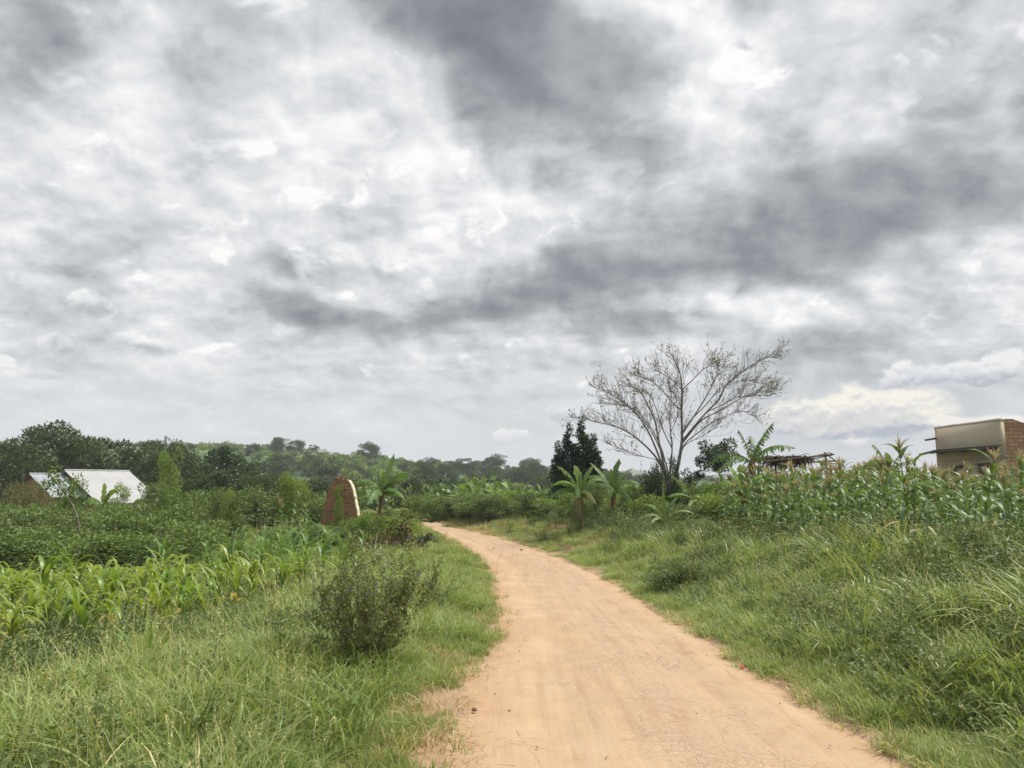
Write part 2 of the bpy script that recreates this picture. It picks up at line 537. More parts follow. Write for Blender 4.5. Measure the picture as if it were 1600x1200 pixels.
# ground sheet
ys = np.concatenate([np.arange(-10, 22, 0.16), np.arange(22, 60, 0.45), np.geomspace(60, 3000, 80)])
u = np.linspace(-1, 1, 281)
u = np.sign(u) * (0.18 * np.abs(u) + 0.82 * np.abs(u) ** 2.4)
X = u[None] * (26 + 1.25 * np.abs(ys))[:, None] + np.interp(ys, REa[:, 1], REa[:, 0])[:, None] * np.where(ys < 48, 1, 0)[:, None] * (1 - np.abs(u))[None] * .5
Y = np.repeat(ys[:, None], len(u), 1)
Z = ground(X, Y)
nr, nc = X.shape
ii = np.arange(nr * nc).reshape(nr, nc)
gf = np.stack([ii[:-1, :-1], ii[:-1, 1:], ii[1:, 1:], ii[1:, :-1]], -1).reshape(-1, 4)
eL, eR = edist(X, Y)
verge = 1 - sstep(0.0, 0.55, np.maximum(eL, eR) + (vnoise(X, Y, 2.2, 9) - .5) * 0.5)
verge = np.maximum(verge, .75 * bare(X, Y))
gm = MB().add(np.stack([X, Y, Z], -1), gf, 0, verge.reshape(-1))

def dirt_nodes(N, pos):
    """sandy laterite: pale tan with browner drifts, grit and faint tyre marks"""
    a, _ = N.noise(pos, 0.55, 4, 0.6)
    b, _ = N.noise(pos, 2.6, 6, 0.62)
    c, _ = N.noise(pos, 34.0, 4, 0.6)
    base = N.mix(N.smooth(a, 0.35, 0.65), (0.374, 0.261, 0.166), (0.404, 0.293, 0.194))
    base = N.mix(N.mul(N.smooth(b, 0.42, 0.66), 0.45), base, (0.335, 0.212, 0.118))
    base = N.mix(N.mul(N.smooth(c, 0.50, 0.72), 0.35), base, (0.46, 0.332, 0.210))
    base = N.mix(N.mul(N.smooth(c, 0.36, 0.24), 0.4), base, (0.26, 0.145, 0.075))
    return base, a, b, c

m_ground, N, out = new_mat('soil_and_turf')
geo = N.node('ShaderNodeNewGeometry')
pos = geo.outputs['Position']
base, a, b, c = dirt_nodes(N, pos)
soil = N.mix(N.smooth(b, 0.3, 0.7), (0.115, 0.062, 0.034), (0.19, 0.105, 0.055))
g1, _ = N.noise(pos, 1.3, 5, 0.65)
turf = N.mix(N.smooth(g1, 0.35, 0.65), (0.065, 0.085, 0.028), (0.12, 0.14, 0.05))
near = N.mix(N.smooth(a, 0.47, 0.60, 0.25, 0.95), soil, turf)
at_ = N.node('ShaderNodeAttribute', attribute_name='tint')
near = N.mix(at_.outputs['Fac'], near, N.mix(0.35, base, soil))
px_, py_, pz_ = N.sep(pos)
h1, _ = N.noise(pos, 0.022, 5, 0.6)
h2, _ = N.noise(pos, 0.12, 5, 0.6)
hill = N.mix(N.smooth(h1, 0.42, 0.60), (0.055, 0.090, 0.034), (0.135, 0.195, 0.070))
hill = N.mix(N.mul(N.smooth(h2, 0.45, 0.7), 0.6), hill, (0.045, 0.070, 0.026))
colr = N.mix(N.smooth(py_, 45, 80), near, hill)
p = N.node('ShaderNodeBsdfPrincipled')
N.put(p.inputs['Base Color'], colr)
p.inputs['Roughness'].default_value = 0.95
p.inputs['Specular IOR Level'].default_value = 0.15
bp = N.node('ShaderNodeBump'); bp.inputs['Strength'].default_value = 0.6; bp.inputs['Distance'].default_value = 0.03
N.put(bp.inputs['Height'], N.add(b, N.mul(c, 0.4)))
N.l.new(bp.outputs[0], p.inputs['Normal'])
N.l.new(p.outputs[0], out.inputs[0])
tag(gm.build('ground', m_ground, smooth=True), kind='structure')

# the dirt track
ry = np.concatenate([np.arange(-10, 3.5, .25), np.arange(3.5, 16, 0.05), np.arange(16, 30, .12), np.arange(30, 66, .4)])
cu = np.linspace(-0.10, 1.10, 61)
xl, xr = edges(ry)
kk = np.exp(-(np.arange(-6, 7) / 3.0) ** 2); kk /= kk.sum()
wob = lambda seed: (vnoise(ry, ry * 0, 1.1, seed) - .5) * 0.22 + (vnoise(ry, ry * 0, 4.0, seed + 1) - .5) * 0.10
xl = xl + wob(21); xr = xr + wob(25)
RX = xl[:, None] + (xr - xl)[:, None] * cu[None]
RY = np.repeat(ry[:, None], len(cu), 1)
edge = np.minimum(cu, 1 - cu)[None] * (xr - xl)[:, None]
prof = 0.012 * np.cos((cu - .5) * 2 * math.pi)[None] * 1.0 - 0.034 * (np.exp(-((cu - .27) / .08) ** 2) + np.exp(-((cu - .74) / .09) ** 2))[None]
RZ = zroad(RY) + 0.012 + prof + (vnoise(RX, RY, 1.6, 31) - .5) * 0.035 + (vnoise(RX * 2.2, RY, 5, 32) - .5) * 0.014 - 0.13 * sstep(0.02, -0.22, edge) - 0.015 * sstep(0.35, 0.0, edge)
ii = np.arange(RX.size).reshape(RX.shape)
rf = np.stack([ii[:-1, :-1], ii[:-1, 1:], ii[1:, 1:], ii[1:, :-1]], -1).reshape(-1, 4)
CU = np.repeat(cu[None], len(ry), 0)
m_road, N, out = new_mat('sandy_dirt_track')
geo = N.node('ShaderNodeNewGeometry')
pos = geo.outputs['Position']
base, a, b, c = dirt_nodes(N, pos)
atr = N.node('ShaderNodeAttribute', attribute_name='tint').outputs['Fac']     # 0 left edge .. 1 right edge
wv, _ = N.noise(pos, 0.8, 3, 0.5)
cross = N.add(atr, N.mul(N.sub(wv, 0.5), 0.25))
# hard grey-pink worn crust right of the middle, crazed with fine cracks
crust = N.mul(N.smooth(cross, 0.36, 0.52), N.smooth(cross, 0.86, 0.70))
crust = N.mul(crust, N.smooth(b, 0.30, 0.55, 0.55, 1.0))
base = N.mix(N.mul(crust, 0.9), base, N.mix(N.smooth(c, .4, .6), (0.335, 0.236, 0.158), (0.385, 0.278, 0.192)))
# loose sand in the tyre lines
st = N.node('ShaderNodeMapping'); st.inputs['Scale'].default_value = (9.0, 0.55, 1.0); st.inputs['Rotation'].default_value = (0, 0, R(-4))
N.l.new(pos, st.inputs[0])
streak, _ = N.noise(st.outputs[0], 1.0, 4, 0.6)
base = N.mix(N.mul(N.smooth(streak, 0.5, 0.68), 0.6), base, (0.43, 0.295, 0.170))
base = N.mix(N.mul(N.smooth(streak, 0.47, 0.30), 0.42), base, (0.30, 0.18, 0.098))
edgem = N.add(N.smooth(cross, 0.16, -0.02), N.smooth(cross, 0.88, 1.0))
base = N.mix(N.mul(edgem, 0.6), base, (0.36, 0.222, 0.124))
wp, wc = N.noise(pos, 3.0, 3, 0.5)
cp = N.node('ShaderNodeVectorMath', operation='MULTIPLY_ADD')
N.l.new(wc, cp.inputs[0]); cp.inputs[1].default_value = (0.5, 0.35, 0.0); N.l.new(pos, cp.inputs[2])
vo = N.node('ShaderNodeTexVoronoi', feature='DISTANCE_TO_EDGE')
vo.inputs['Scale'].default_value = 13
N.l.new(cp.outputs[0], vo.inputs['Vector'])
vo2 = N.node('ShaderNodeTexVoronoi', feature='DISTANCE_TO_EDGE')
vo2.inputs['Scale'].default_value = 2.2
N.l.new(cp.outputs[0], vo2.inputs['Vector'])
mask2, _ = N.noise(pos, 1.1, 3, 0.55)
crack = N.mul(N.smooth(vo.outputs['Distance'], 0.06, 0.0), N.mul(crust, N.smooth(mask2, 0.38, 0.60, 0.0, 0.42)))
crack2 = N.mul(N.smooth(vo2.outputs['Distance'], 0.035, 0.0), N.smooth(mask2, 0.50, 0.36, 0.0, 0.3))
ck = N.m('MAXIMUM', crack, crack2)
base = N.mix(N.mul(ck, 0.55), base, (0.16, 0.092, 0.052))
p = N.node('ShaderNodeBsdfPrincipled')
N.put(p.inputs['Base Color'], base)
p.inputs['Roughness'].default_value = 0.93
p.inputs['Specular IOR Level'].default_value = 0.2
bp = N.node('ShaderNodeBump'); bp.inputs['Strength'].default_value = 0.75; bp.inputs['Distance'].default_value = 0.02
N.put(bp.inputs['Height'], N.sub(N.add(N.mul(b, 0.9), N.add(N.mul(c, 0.35), N.mul(streak, 0.5))), N.mul(ck, 0.8)))
N.l.new(bp.outputs[0], p.inputs['Normal'])
N.l.new(p.outputs[0], out.inputs[0])
tag(MB().add(np.stack([RX, RY, RZ], -1), rf, 0, CU.reshape(-1)).build('road', m_road, smooth=True), kind='structure')

# far blue mountain
mm = MB()
tt = np.linspace(-0.05, 0.5, 140)
def ridge(t):
    return 118 * np.exp(-((t - .045) / .028) ** 2) + 175 * np.exp(-((t - .158) / .045) ** 2) + 100 * np.exp(-((t - .27) / .06) ** 2) + 60 + (vnoise(t, t * 0, 60, 3) - .5) * 18 + (vnoise(t, t * 0, 150, 4) - .5) * 8
rows = []
for k_, f_ in enumerate([0.0, 0.55, 0.85, 1.0, 0.9, 0.0]):
    D_ = 1250 + k_ * 40
    rows.append(np.stack([tt * D_, np.full_like(tt, D_), -40 + (ridge(tt) * .105 + 40) * f_ + (vnoise(tt, tt * 0, 200, k_) - .5) * 3 * f_], 1))
mv = np.array(rows)
ii = np.arange(mv.shape[0] * mv.shape[1]).reshape(mv.shape[:2])
mm.add(mv, np.stack([ii[:-1, :-1], ii[:-1, 1:], ii[1:, 1:], ii[1:, :-1]], -1).reshape(-1, 4))
m_mtn = plain_mat('wooded_mountain', (0.05, 0.075, 0.05), (0.08, 0.10, 0.06), 0.004, 0.95, 0)
tag(mm.build('mountain', m_mtn, smooth=True), kind='structure')
# ------------------------------------------------------------------ plant materials
M_grass = leaf_mat('green_grass', (0.102, 0.150, 0.036), (0.158, 0.206, 0.062), (0.36, 0.30, 0.16), 0.35, 0.5, 0.35, 0.5, 0.45, gain=1.78)
M_tallgrass = leaf_mat('coarse_grass', (0.090, 0.138, 0.036), (0.150, 0.196, 0.062), (0.38, 0.32, 0.18), 0.35, 0.45, 0.4, 0.45, 0.5, gain=1.78)
M_weed = leaf_mat('weed_leaf', (0.056, 0.092, 0.030), (0.110, 0.148, 0.050), (0.22, 0.20, 0.09), 0.3, 0.5, 0.35, 0.6, 0.5, gain=1.55)
M_dry = leaf_mat('dry_straw', (0.34, 0.255, 0.125), (0.46, 0.36, 0.19), (0.55, 0.46, 0.28), 0.2, 0.7, 0.2, 1.0, 0.6, gain=1.15)
M_maize_y = leaf_mat('young_maize_leaf', (0.120, 0.215, 0.034), (0.250, 0.310, 0.062), (0.50, 0.33, 0.11), 0.42, 0.38, 0.5, 0.5, 0.55, gain=1.2)
M_maize_g = leaf_mat('maize_leaf', (0.062, 0.114, 0.036), (0.105, 0.162, 0.052), (0.34, 0.28, 0.15), 0.32, 0.46, 0.35, 0.5, 0.6, gain=1.35)
M_maize_m = leaf_mat('half_grown_maize_leaf', (0.085, 0.165, 0.042), (0.140, 0.215, 0.062), (0.42, 0.33, 0.13), 0.36, 0.42, 0.4, 0.5, 0.6, gain=1.25)
M_tassel = leaf_mat('maize_tassel', (0.30, 0.245, 0.14), (0.40, 0.33, 0.20), (0.48, 0.41, 0.27), 0.2, 0.7, 0.2, 1.0, 0.7, gain=1.05)
M_stalk = leaf_mat('green_stalk', (0.10, 0.15, 0.035), (0.15, 0.19, 0.05), (0.32, 0.24, 0.12), 0.05, 0.5, 0.4, 1.0, 0.6)
M_banana = leaf_mat('banana_leaf', (0.060, 0.125, 0.030), (0.110, 0.190, 0.045), (0.30, 0.23, 0.10), 0.35, 0.5, 0.28, 0.4, 0.7, gain=1.4)
M_banana_l = leaf_mat('fresh_banana_leaf', (0.125, 0.215, 0.042), (0.175, 0.265, 0.060), (0.30, 0.23, 0.10), 0.42, 0.5, 0.28, 0.4, 0.7, gain=1.25)
M_husk = leaf_mat('dead_banana_leaf', (0.17, 0.10, 0.05), (0.27, 0.17, 0.085), (0.36, 0.25, 0.14), 0.15, 0.8, 0.15, 1.0, 0.6)
M_pseudo = plain_mat('banana_stem_sheath', (0.13, 0.085, 0.045), (0.25, 0.20, 0.10), 9, 0.8, 0.4, stretch=(1, 1, .25))
M_bark = plain_mat('grey_bark', (0.12, 0.102, 0.082), (0.23, 0.20, 0.165), 14, 0.9, 0.6, stretch=(1, 1, .3))
M_twig = plain_mat('brown_twig', (0.085, 0.066, 0.048), (0.16, 0.125, 0.09), 20, 0.9, 0.3)
M_dark = leaf_mat('dark_glossy_leaf', (0.016, 0.040, 0.012), (0.034, 0.068, 0.020), (0.10, 0.14, 0.04), 0.18, 0.36, 0.5, 0.8, 0.3, gain=1.3)
M_tree = leaf_mat('tree_leaf', (0.028, 0.050, 0.016), (0.060, 0.088, 0.028), (0.14, 0.15, 0.05), 0.20, 0.5, 0.3, 0.15, 0.55, gain=1.4)
M_bush = leaf_mat('bush_leaf', (0.050, 0.088, 0.022), (0.095, 0.140, 0.036), (0.19, 0.20, 0.06), 0.28, 0.5, 0.35, 0.35, 0.6, gain=1.78)
M_lush = leaf_mat('light_green_leaf', (0.105, 0.170, 0.032), (0.160, 0.225, 0.045), (0.26, 0.26, 0.07), 0.38, 0.5, 0.35, 0.5, 0.6, gain=1.3)
M_olive = leaf_mat('sparse_olive_leaf', (0.11, 0.125, 0.045), (0.17, 0.185, 0.075), (0.22, 0.19, 0.09), 0.3, 0.55, 0.3, 0.6, 0.5, gain=1.1)
M_purple = leaf_mat('purple_flower', (0.17, 0.14, 0.30), (0.22, 0.19, 0.37), (0.3, 0.26, 0.45), 0.3, 0.6, 0.2, 1, 0.5)
M_deadbrush = leaf_mat('dead_brush', (0.060, 0.036, 0.022), (0.125, 0.075, 0.045), (0.20, 0.13, 0.08), 0.1, 0.85, 0.1, 1, 0.5)

def rdir(n, up=0.0):
    v = rng.normal(size=(n, 3)); v[:, 2] += up
    return unit(v)
def perp(a):
    s_ = np.cross(a, rng.normal(size=a.shape))
    return unit(s_)

# ------------------------------------------------------------------ grass and weed clumps (never linked to the scene: scattered below)
def src(name, mb, mats, coll):
    o = bpy.data.objects.new(name, mb.mesh(name, mats))
    coll.objects.link(o)
    return o
def grass_clump(n, rad, h, reach, w, dry=0.08, droop=(.1, .55), segs=3):
    mb = MB()
    a = rng.uniform(0, 6.28, n); r = rad * np.sqrt(rng.uniform(0, 1, n))
    base = np.stack([np.cos(a) * r, np.sin(a) * r, np.full(n, -0.03)], 1)
    az = a + rng.normal(0, 1.1, n)
    H = h * rng.uniform(.45, 1.1, n)
    tint = np.clip(rng.normal(.42, .12, n), .05, .6); tint[rng.uniform(size=n) < dry] = rng.uniform(.8, 1.0)
    mb.ribbons(base, az, H, reach * rng.uniform(.3, 1.2, n) , rng.uniform(*droop, n), w * rng.uniform(.6, 1.3, n), segs, None, tint, 1.7, twist=0.0, tiptint=0.04)
    return mb
def seed_stems(mb, n, rad, h):
    a = rng.uniform(0, 6.28, n); r = rad * np.sqrt(rng.uniform(0, 1, n))
    base = np.stack([np.cos(a) * r, np.sin(a) * r, np.zeros(n)], 1)
    az = rng.uniform(0, 6.28, n); H = h * rng.uniform(.8, 1.25, n); re_ = rng.uniform(.05, .3, n) * h
    mb.ribbons(base, az, H, re_, .12, .005, 5, None, .72, 2.0)
    d = np.stack([np.cos(az), np.sin(az), 0 * az], 1)
    for k_ in range(9):
        t = 1 - k_ * .022
        c = base + d * (re_ * t ** 2)[:, None]; c[:, 2] += H * (t - .12 * t ** 3)
        ax = rdir(n, .8)
        mb.leaves(c, ax, perp(ax), .022, .006, .1, .85)
    return mb
def weed_clump(nst, h, leafL, leafW, per, spread=.5, tint=(.35, .6), mat=0):
    mb = MB()
    for _ in range(nst):
        az = rng.uniform(0, 6.28); hh = h * rng.uniform(.6, 1.1); rc = hh * spread * rng.uniform(.2, 1.0)
        t = np.linspace(0, 1, 5)
        b0 = rng.normal(0, .06, 2)
        p_ = np.stack([b0[0] + np.cos(az) * rc * t ** 1.3, b0[1] + np.sin(az) * rc * t ** 1.3, hh * t - .03], 1)
        mb.tube(p_, np.linspace(.005, .0018, 5), 3, 1, .3, cap=False)
        n = per
        q = rng.uniform(.12, 1, n)
        c = np.stack([np.interp(q, t, p_[:, i]) for i in range(3)], 1)
        ax = rdir(n, .25); ax[:, 2] = np.abs(ax[:, 2]) * .7 - .12; ax = unit(ax)
        sd = unit(np.cross(ax, np.array([0, 0, 1.0]) + rng.normal(0, .5, (n, 3))))
        mb.leaves(c + ax * .02, ax, sd, leafL * rng.uniform(.6, 1.2, n), leafW * rng.uniform(.7, 1.2, n), .2, rng.uniform(*tint, n))
    return mb

def scatter(name, coll, x, y, sc, idx=None, label=None, tilt=.12, dz=0.0, rz=None):
    if idx is None and name not in ('hillside_scrub', 'maize_crop', 'dry_grass'):
        ok = ~bare(x, y)
        x, y, sc = x[ok], y[ok], np.asarray(sc)[ok]
    n = len(x)
    z = ground(x, y) + dz
    me = bpy.data.meshes.new(name)
    me.vertices.add(n)
    me.vertices.foreach_set('co', np.stack([x, y, z], 1).astype(np.float32).reshape(-1))
    rot = np.stack([rng.normal(0, tilt, n), rng.normal(0, tilt, n), rng.uniform(0, 6.28, n)], 1).astype(np.float32)
    if idx is None:
        idx = rng.integers(0, len(coll.objects), n)
    me.attributes.new('rot', 'FLOAT_VECTOR', 'POINT').data.foreach_set('vector', rot.reshape(-1))
    me.attributes.new('sc', 'FLOAT', 'POINT').data.foreach_set('value', np.asarray(sc, np.float32))
    me.attributes.new('idx', 'INT', 'POINT').data.foreach_set('value', np.asarray(idx, np.int32))
    o = put(name, me)
    ng = bpy.data.node_groups.new('scatter_' + name, 'GeometryNodeTree')
    ng.interface.new_socket('Geometry', in_out='INPUT', socket_type='NodeSocketGeometry')
    ng.interface.new_socket('Geometry', in_out='OUTPUT', socket_type='NodeSocketGeometry')
    G = NT(ng)
    gi, go = G.node('NodeGroupInput'), G.node('NodeGroupOutput')
    ci = G.node('GeometryNodeCollectionInfo')
    ci.inputs['Collection'].default_value = coll
    ci.inputs['Separate Children'].default_value = True
    ci.inputs['Reset Children'].default_value = True
    ip = G.node('GeometryNodeInstanceOnPoints')
    ip.inputs['Pick Instance'].default_value = True
    def attr(nm, ty):
        q = G.node('GeometryNodeInputNamedAttribute', data_type=ty)
        q.inputs['Name'].default_value = nm
        return q.outputs['Attribute']
    G.l.new(gi.outputs[0], ip.inputs['Points'])
    G.l.new(ci.outputs[0], ip.inputs['Instance'])
    G.l.new(attr('idx', 'INT'), ip.inputs['Instance Index'])
    G.l.new(attr('rot', 'FLOAT_VECTOR'), ip.inputs['Rotation'])
    G.l.new(attr('sc', 'FLOAT'), ip.inputs['Scale'])
    G.l.new(ip.outputs[0], go.inputs[0])
    md = o.modifiers.new('scatter', 'NODES')
    md.node_group = ng
    tag(o, label, None, None, 'stuff')
    return o

def inview(x, y, m=2.5):
    return (np.abs(x) < 0.70 * y + m) & (y > 2.2)

K = {}
for nm in ('fine', 'tall', 'weedy', 'creep', 'dry', 'stems', 'shortg'):
    K[nm] = bpy.data.collections.new('clumps_' + nm)
for i in range(6):
    src(f'fine{i:02d}', grass_clump(62, .19, .30, .24, .0078, [.02, .08][i % 2], (.1, .8)), M_grass, K['fine'])
for i in range(5):
    src(f'shortg{i:02d}', grass_clump(60, .16, .15, .12, .0065, .12), M_grass, K['shortg'])
for i in range(6):
    src(f'tall{i:02d}', grass_clump(34, .18, .62, .50, .0130, [.03, .10][i % 2], (.2, 1.0), 5), M_tallgrass, K['tall'])
for i in range(4):
    src(f'weedy{i:02d}', weed_clump(9, .42, .036, .018, 34), [M_weed, M_stalk], K['weedy'])
for i in range(3):
    src(f'weedy{i+4:02d}', weed_clump(6, .5, .065, .015, 28, .4), [M_weed, M_stalk], K['weedy'])
for i in range(4):
    src(f'creep{i:02d}', weed_clump(12, .15, .030, .018, 26, 1.6), [M_weed, M_stalk], K['creep'])
for i in range(4):
    src(f'dry{i:02d}', grass_clump(30, .14, .22, .22, .006, .0, (.2, .9)), M_dry, K['dry'])
for i in range(3):
    mb_ = grass_clump(8, .1, .4, .2, .007, .2); seed_stems(mb_, 9, .18, .75)
    src(f'stems{i:02d}', mb_, M_tallgrass, K['stems'])

def region(n, y0, y1, pw=1.0):
    """n random spots in the field of view, density falling with distance"""
    uu = rng.uniform(0, 1, n)
    y = (y0 ** (1 - pw) + uu * (y1 ** (1 - pw) - y0 ** (1 - pw))) ** (1 / (1 - pw)) if pw != 1 else y0 * (y1 / y0) ** uu
    x = rng.uniform(-1, 1, n) * (0.72 * y + 2.5)
    return x, y
def side_path(x, y):
    """the thinly grassed turn-off right of the bend"""
    return sstep(1.5, .7, np.abs((y - 19.6) - 0.33 * (x - 1.5))) * sstep(0.3, 1.2, x)

# fine verge and field grass
x, y = region(30000, 2.4, 24, 0.35)
eL, eR = edist(x, y)
e = np.maximum(eL, eR)
pn = vnoise(x, y, .9, 41)
jit = (vnoise(x, y, 2.3, 42) - .5) * .5
keep = (e + jit * .5 > 0.06) & inview(x, y)
keep &= rng.uniform(size=len(x)) < np.where(eR > 0, np.clip(1.15 - .12 * eR, .35, 1) * np.where((eR > .8) & (vnoise(x, y, .8, 47) < .36), .3, 1), np.where(eL < 3.0 + (pn - .5), 1.0, np.where((y < 4.6), .8, .20) * (pn > .42)))
keep &= rng.uniform(size=len(x)) > side_path(x, y) * .9
x, y, e, eL, eR = x[keep], y[keep], e[keep], eL[keep], eR[keep]
sc = (0.50 + .55 * sstep(0, 1.2, e)) * np.where((eL > 3.2) & (y > 5), .62, 1) * rng.uniform(.65, 1.3, len(x)) * (.55 + .9 * vnoise(x, y, 1.4, 43)) * (1 + .25 * sstep(8, 20, y))
print('fine grass', len(x))
scatter('grass', K['fine'], x, y, sc, label='fresh green grass covering both verges of the track')
x, y = region(16000, 21, 62, 0.9)
eL, eR = edist(x, y)
e = np.maximum(eL, eR)
keep = (e > .1) & (rng.uniform(size=len(x)) < np.where(e < 9, .95, .35)) & (rng.uniform(size=len(x)) > side_path(x, y) * .9)
x, y, e = x[keep], y[keep], e[keep]
print('far grass', len(x))
scatter('far_grass', K['fine'], x, y, (0.55 + .35 * sstep(0, 2.5, e)) * rng.uniform(.7, 1.4, len(x)) * (1 + .3 * sstep(30, 55, y)), label='rough green grass around the bend of the track')
# short trodden grass at the rims and on the turn-off
x, y = region(9000, 2.4, 44, 0.7)
eL, eR = edist(x, y)
e = np.maximum(eL, eR)
keep = (e > -0.10) & ((e < 0.45) | ((side_path(x, y) > .3) & (rng.uniform(size=len(x)) < .8)) | ((y > 22) & (e < 2.2))) & inview(x, y)
keep &= ~((eL > -0.2) & (eL < .5) & (y < 7.2) & (vnoise(x, y, 1.3, 8) < .5))
x, y = x[keep], y[keep]
print('short grass', len(x))
scatter('short_grass', K['shortg'], x, y, rng.uniform(.6, 1.2, len(x)) * (1 + .5 * sstep(15, 40, y)), label='short trodden grass along the rims of the dirt track')
# coarse tall grass
x, y = region(11000, 2.6, 22, 0.4)
eL, eR = edist(x, y)
pn = vnoise(x, y, .55, 51)
pr = np.where(eR > .5, np.clip((eR - .3) * .45, 0, .75) * (pn > .34), np.where(eL > .5, .36 * (pn > .36), 0))
pr = pr * np.where((eL > 3.2) & (y > 5.5), .12, 1) * (1 - side_path(x, y)) * np.where((eR > 0) & (y > 12), .6, 1)
keep = (rng.uniform(size=len(x)) < pr) & inview(x, y)
x, y, eR = x[keep], y[keep], eR[keep]
print('tall grass', len(x))
scatter('tall_grass', K['tall'], x, y, rng.uniform(.55, 1.15, len(x)) * np.where(eR > 0, .85 + .5 * sstep(1.0, 2.4, eR) - .75 * sstep(3.0, 4.2, eR), .85), label='coarse arching tall grass on the banks', tilt=.2)
# leafy weeds
x, y = region(20000, 2.6, 34, 0.55)
eL, eR = edist(x, y)
pn = vnoise(x, y, .45, 61)
pr = np.where(eR > .6, np.clip(.06 + .10 * eR, 0, .5) * sstep(.36, .62, pn), np.where(eL > .8, np.where(eL > 3.0, .26, .07) * sstep(.36, .62, pn), 0)) * (1 - side_path(x, y))
pr = np.where((y > 11) & (y < 20) & (eR > .8), pr * 1.6 + .06, pr)
pr = np.where((eR > 2.6) & (y > 8), np.maximum(pr, .42), pr)
keep = (rng.uniform(size=len(x)) < pr) & inview(x, y)
x, y, eR2 = x[keep], y[keep], eR[keep]
print('weeds', len(x))
scatter('leafy_weeds', K['weedy'], x, y, rng.uniform(.55, 1.15, len(x)) * np.where((x < -2.5) & (y > 5), .52, 1.0 + .30 * sstep(2.0, 3.0, eR2) - .40 * sstep(3.2, 4.4, eR2)) * (1 + .35 * sstep(14, 30, y)), label='small leaved weeds growing among the grass', tilt=.2)
# ground cover
x, y = region(9000, 2.6, 18, 0.6)
eL, eR = edist(x, y)
pn = vnoise(x, y, .7, 71)
keep = (rng.uniform(size=len(x)) < np.where(eL > 2.2, .65 * sstep(.25, .55, pn), np.where((eL > .7) | (eR > .5), .25, 0))) & inview(x, y)
x, y = x[keep], y[keep]
print('creep', len(x))
scatter('ground_cover', K['creep'], x, y, rng.uniform(.8, 1.6, len(x)), label='low creeping leaves covering the bare field soil', tilt=.1)
# dry tufts and seed stems
x, y = region(4200, 2.6, 30, 0.6)
eL, eR = edist(x, y)
e = np.maximum(eL, eR)
keep = (e > -.02) & (rng.uniform(size=len(x)) < np.where(e < .45, .95, .10)) & inview(x, y)
x, y = x[keep], y[keep]
scatter('dry_grass', K['dry'], x, y, rng.uniform(.5, 1.2, len(x)), label='dry straw coloured grass at the rims of the track')
x, y = region(5200, 15.5, 24, 0.9)
eL, eR = edist(x, y)
keep = (eL > 2) & (rng.uniform(size=len(x)) < .35)
x, y = x[keep], y[keep]
scatter('rank_grass', K['tall'], x, y, rng.uniform(.8, 1.5, len(x)), label='rank tall grass between the young maize and the bushes', tilt=.2)
x, y = region(5000, 33, 56, 0.9)
eL, eR = edist(x, y)
keep = (eR > 0) & (eR < 2.2) & (rng.uniform(size=len(x)) < .8 - .3 * eR)
x, y = x[keep], y[keep]
scatter('withered_grass', K['dry'], x, y, rng.uniform(1.2, 2.4, len(x)), label='withered brown grass along the outer rim of the bend')
x, y = region(1500, 3, 20, 0.5)
eL, eR = edist(x, y)
keep = (np.maximum(eL, eR) > .7) & (eL < 3) & (rng.uniform(size=len(x)) < .3) & inview(x, y)
x, y = x[keep], y[keep]
scatter('seeding_grass', K['stems'], x, y, rng.uniform(.6, 1.1, len(x)), label='thin seeding grass stems standing above the verge')
# straw litter on the track
mb = MB()
n = 260
ly = rng.uniform(3.9, 13, n) ** 1.0
lx_, rx_ = edges(ly)
side = rng.uniform(size=n) < .62
lx = np.where(side, lx_ + np.abs(rng.normal(.05, .22, n)), np.where(rng.uniform(size=n) < .5, rx_ - np.abs(rng.normal(.05, .25, n)), rng.uniform(lx_, rx_)))
b_ = np.stack([lx, ly, zroad(ly) + .028 + rng.uniform(0, .02, n)], 1)
mb.ribbons(b_, rng.uniform(0, 6.28, n), .004, rng.uniform(.04, .20, n), 0, rng.uniform(.004, .008, n), 5, None, rng.uniform(.4, 1, n), 1.2)
tag(mb.build('straw_litter', M_dry), 'loose bits of dry straw lying on the dirt track', kind='stuff')
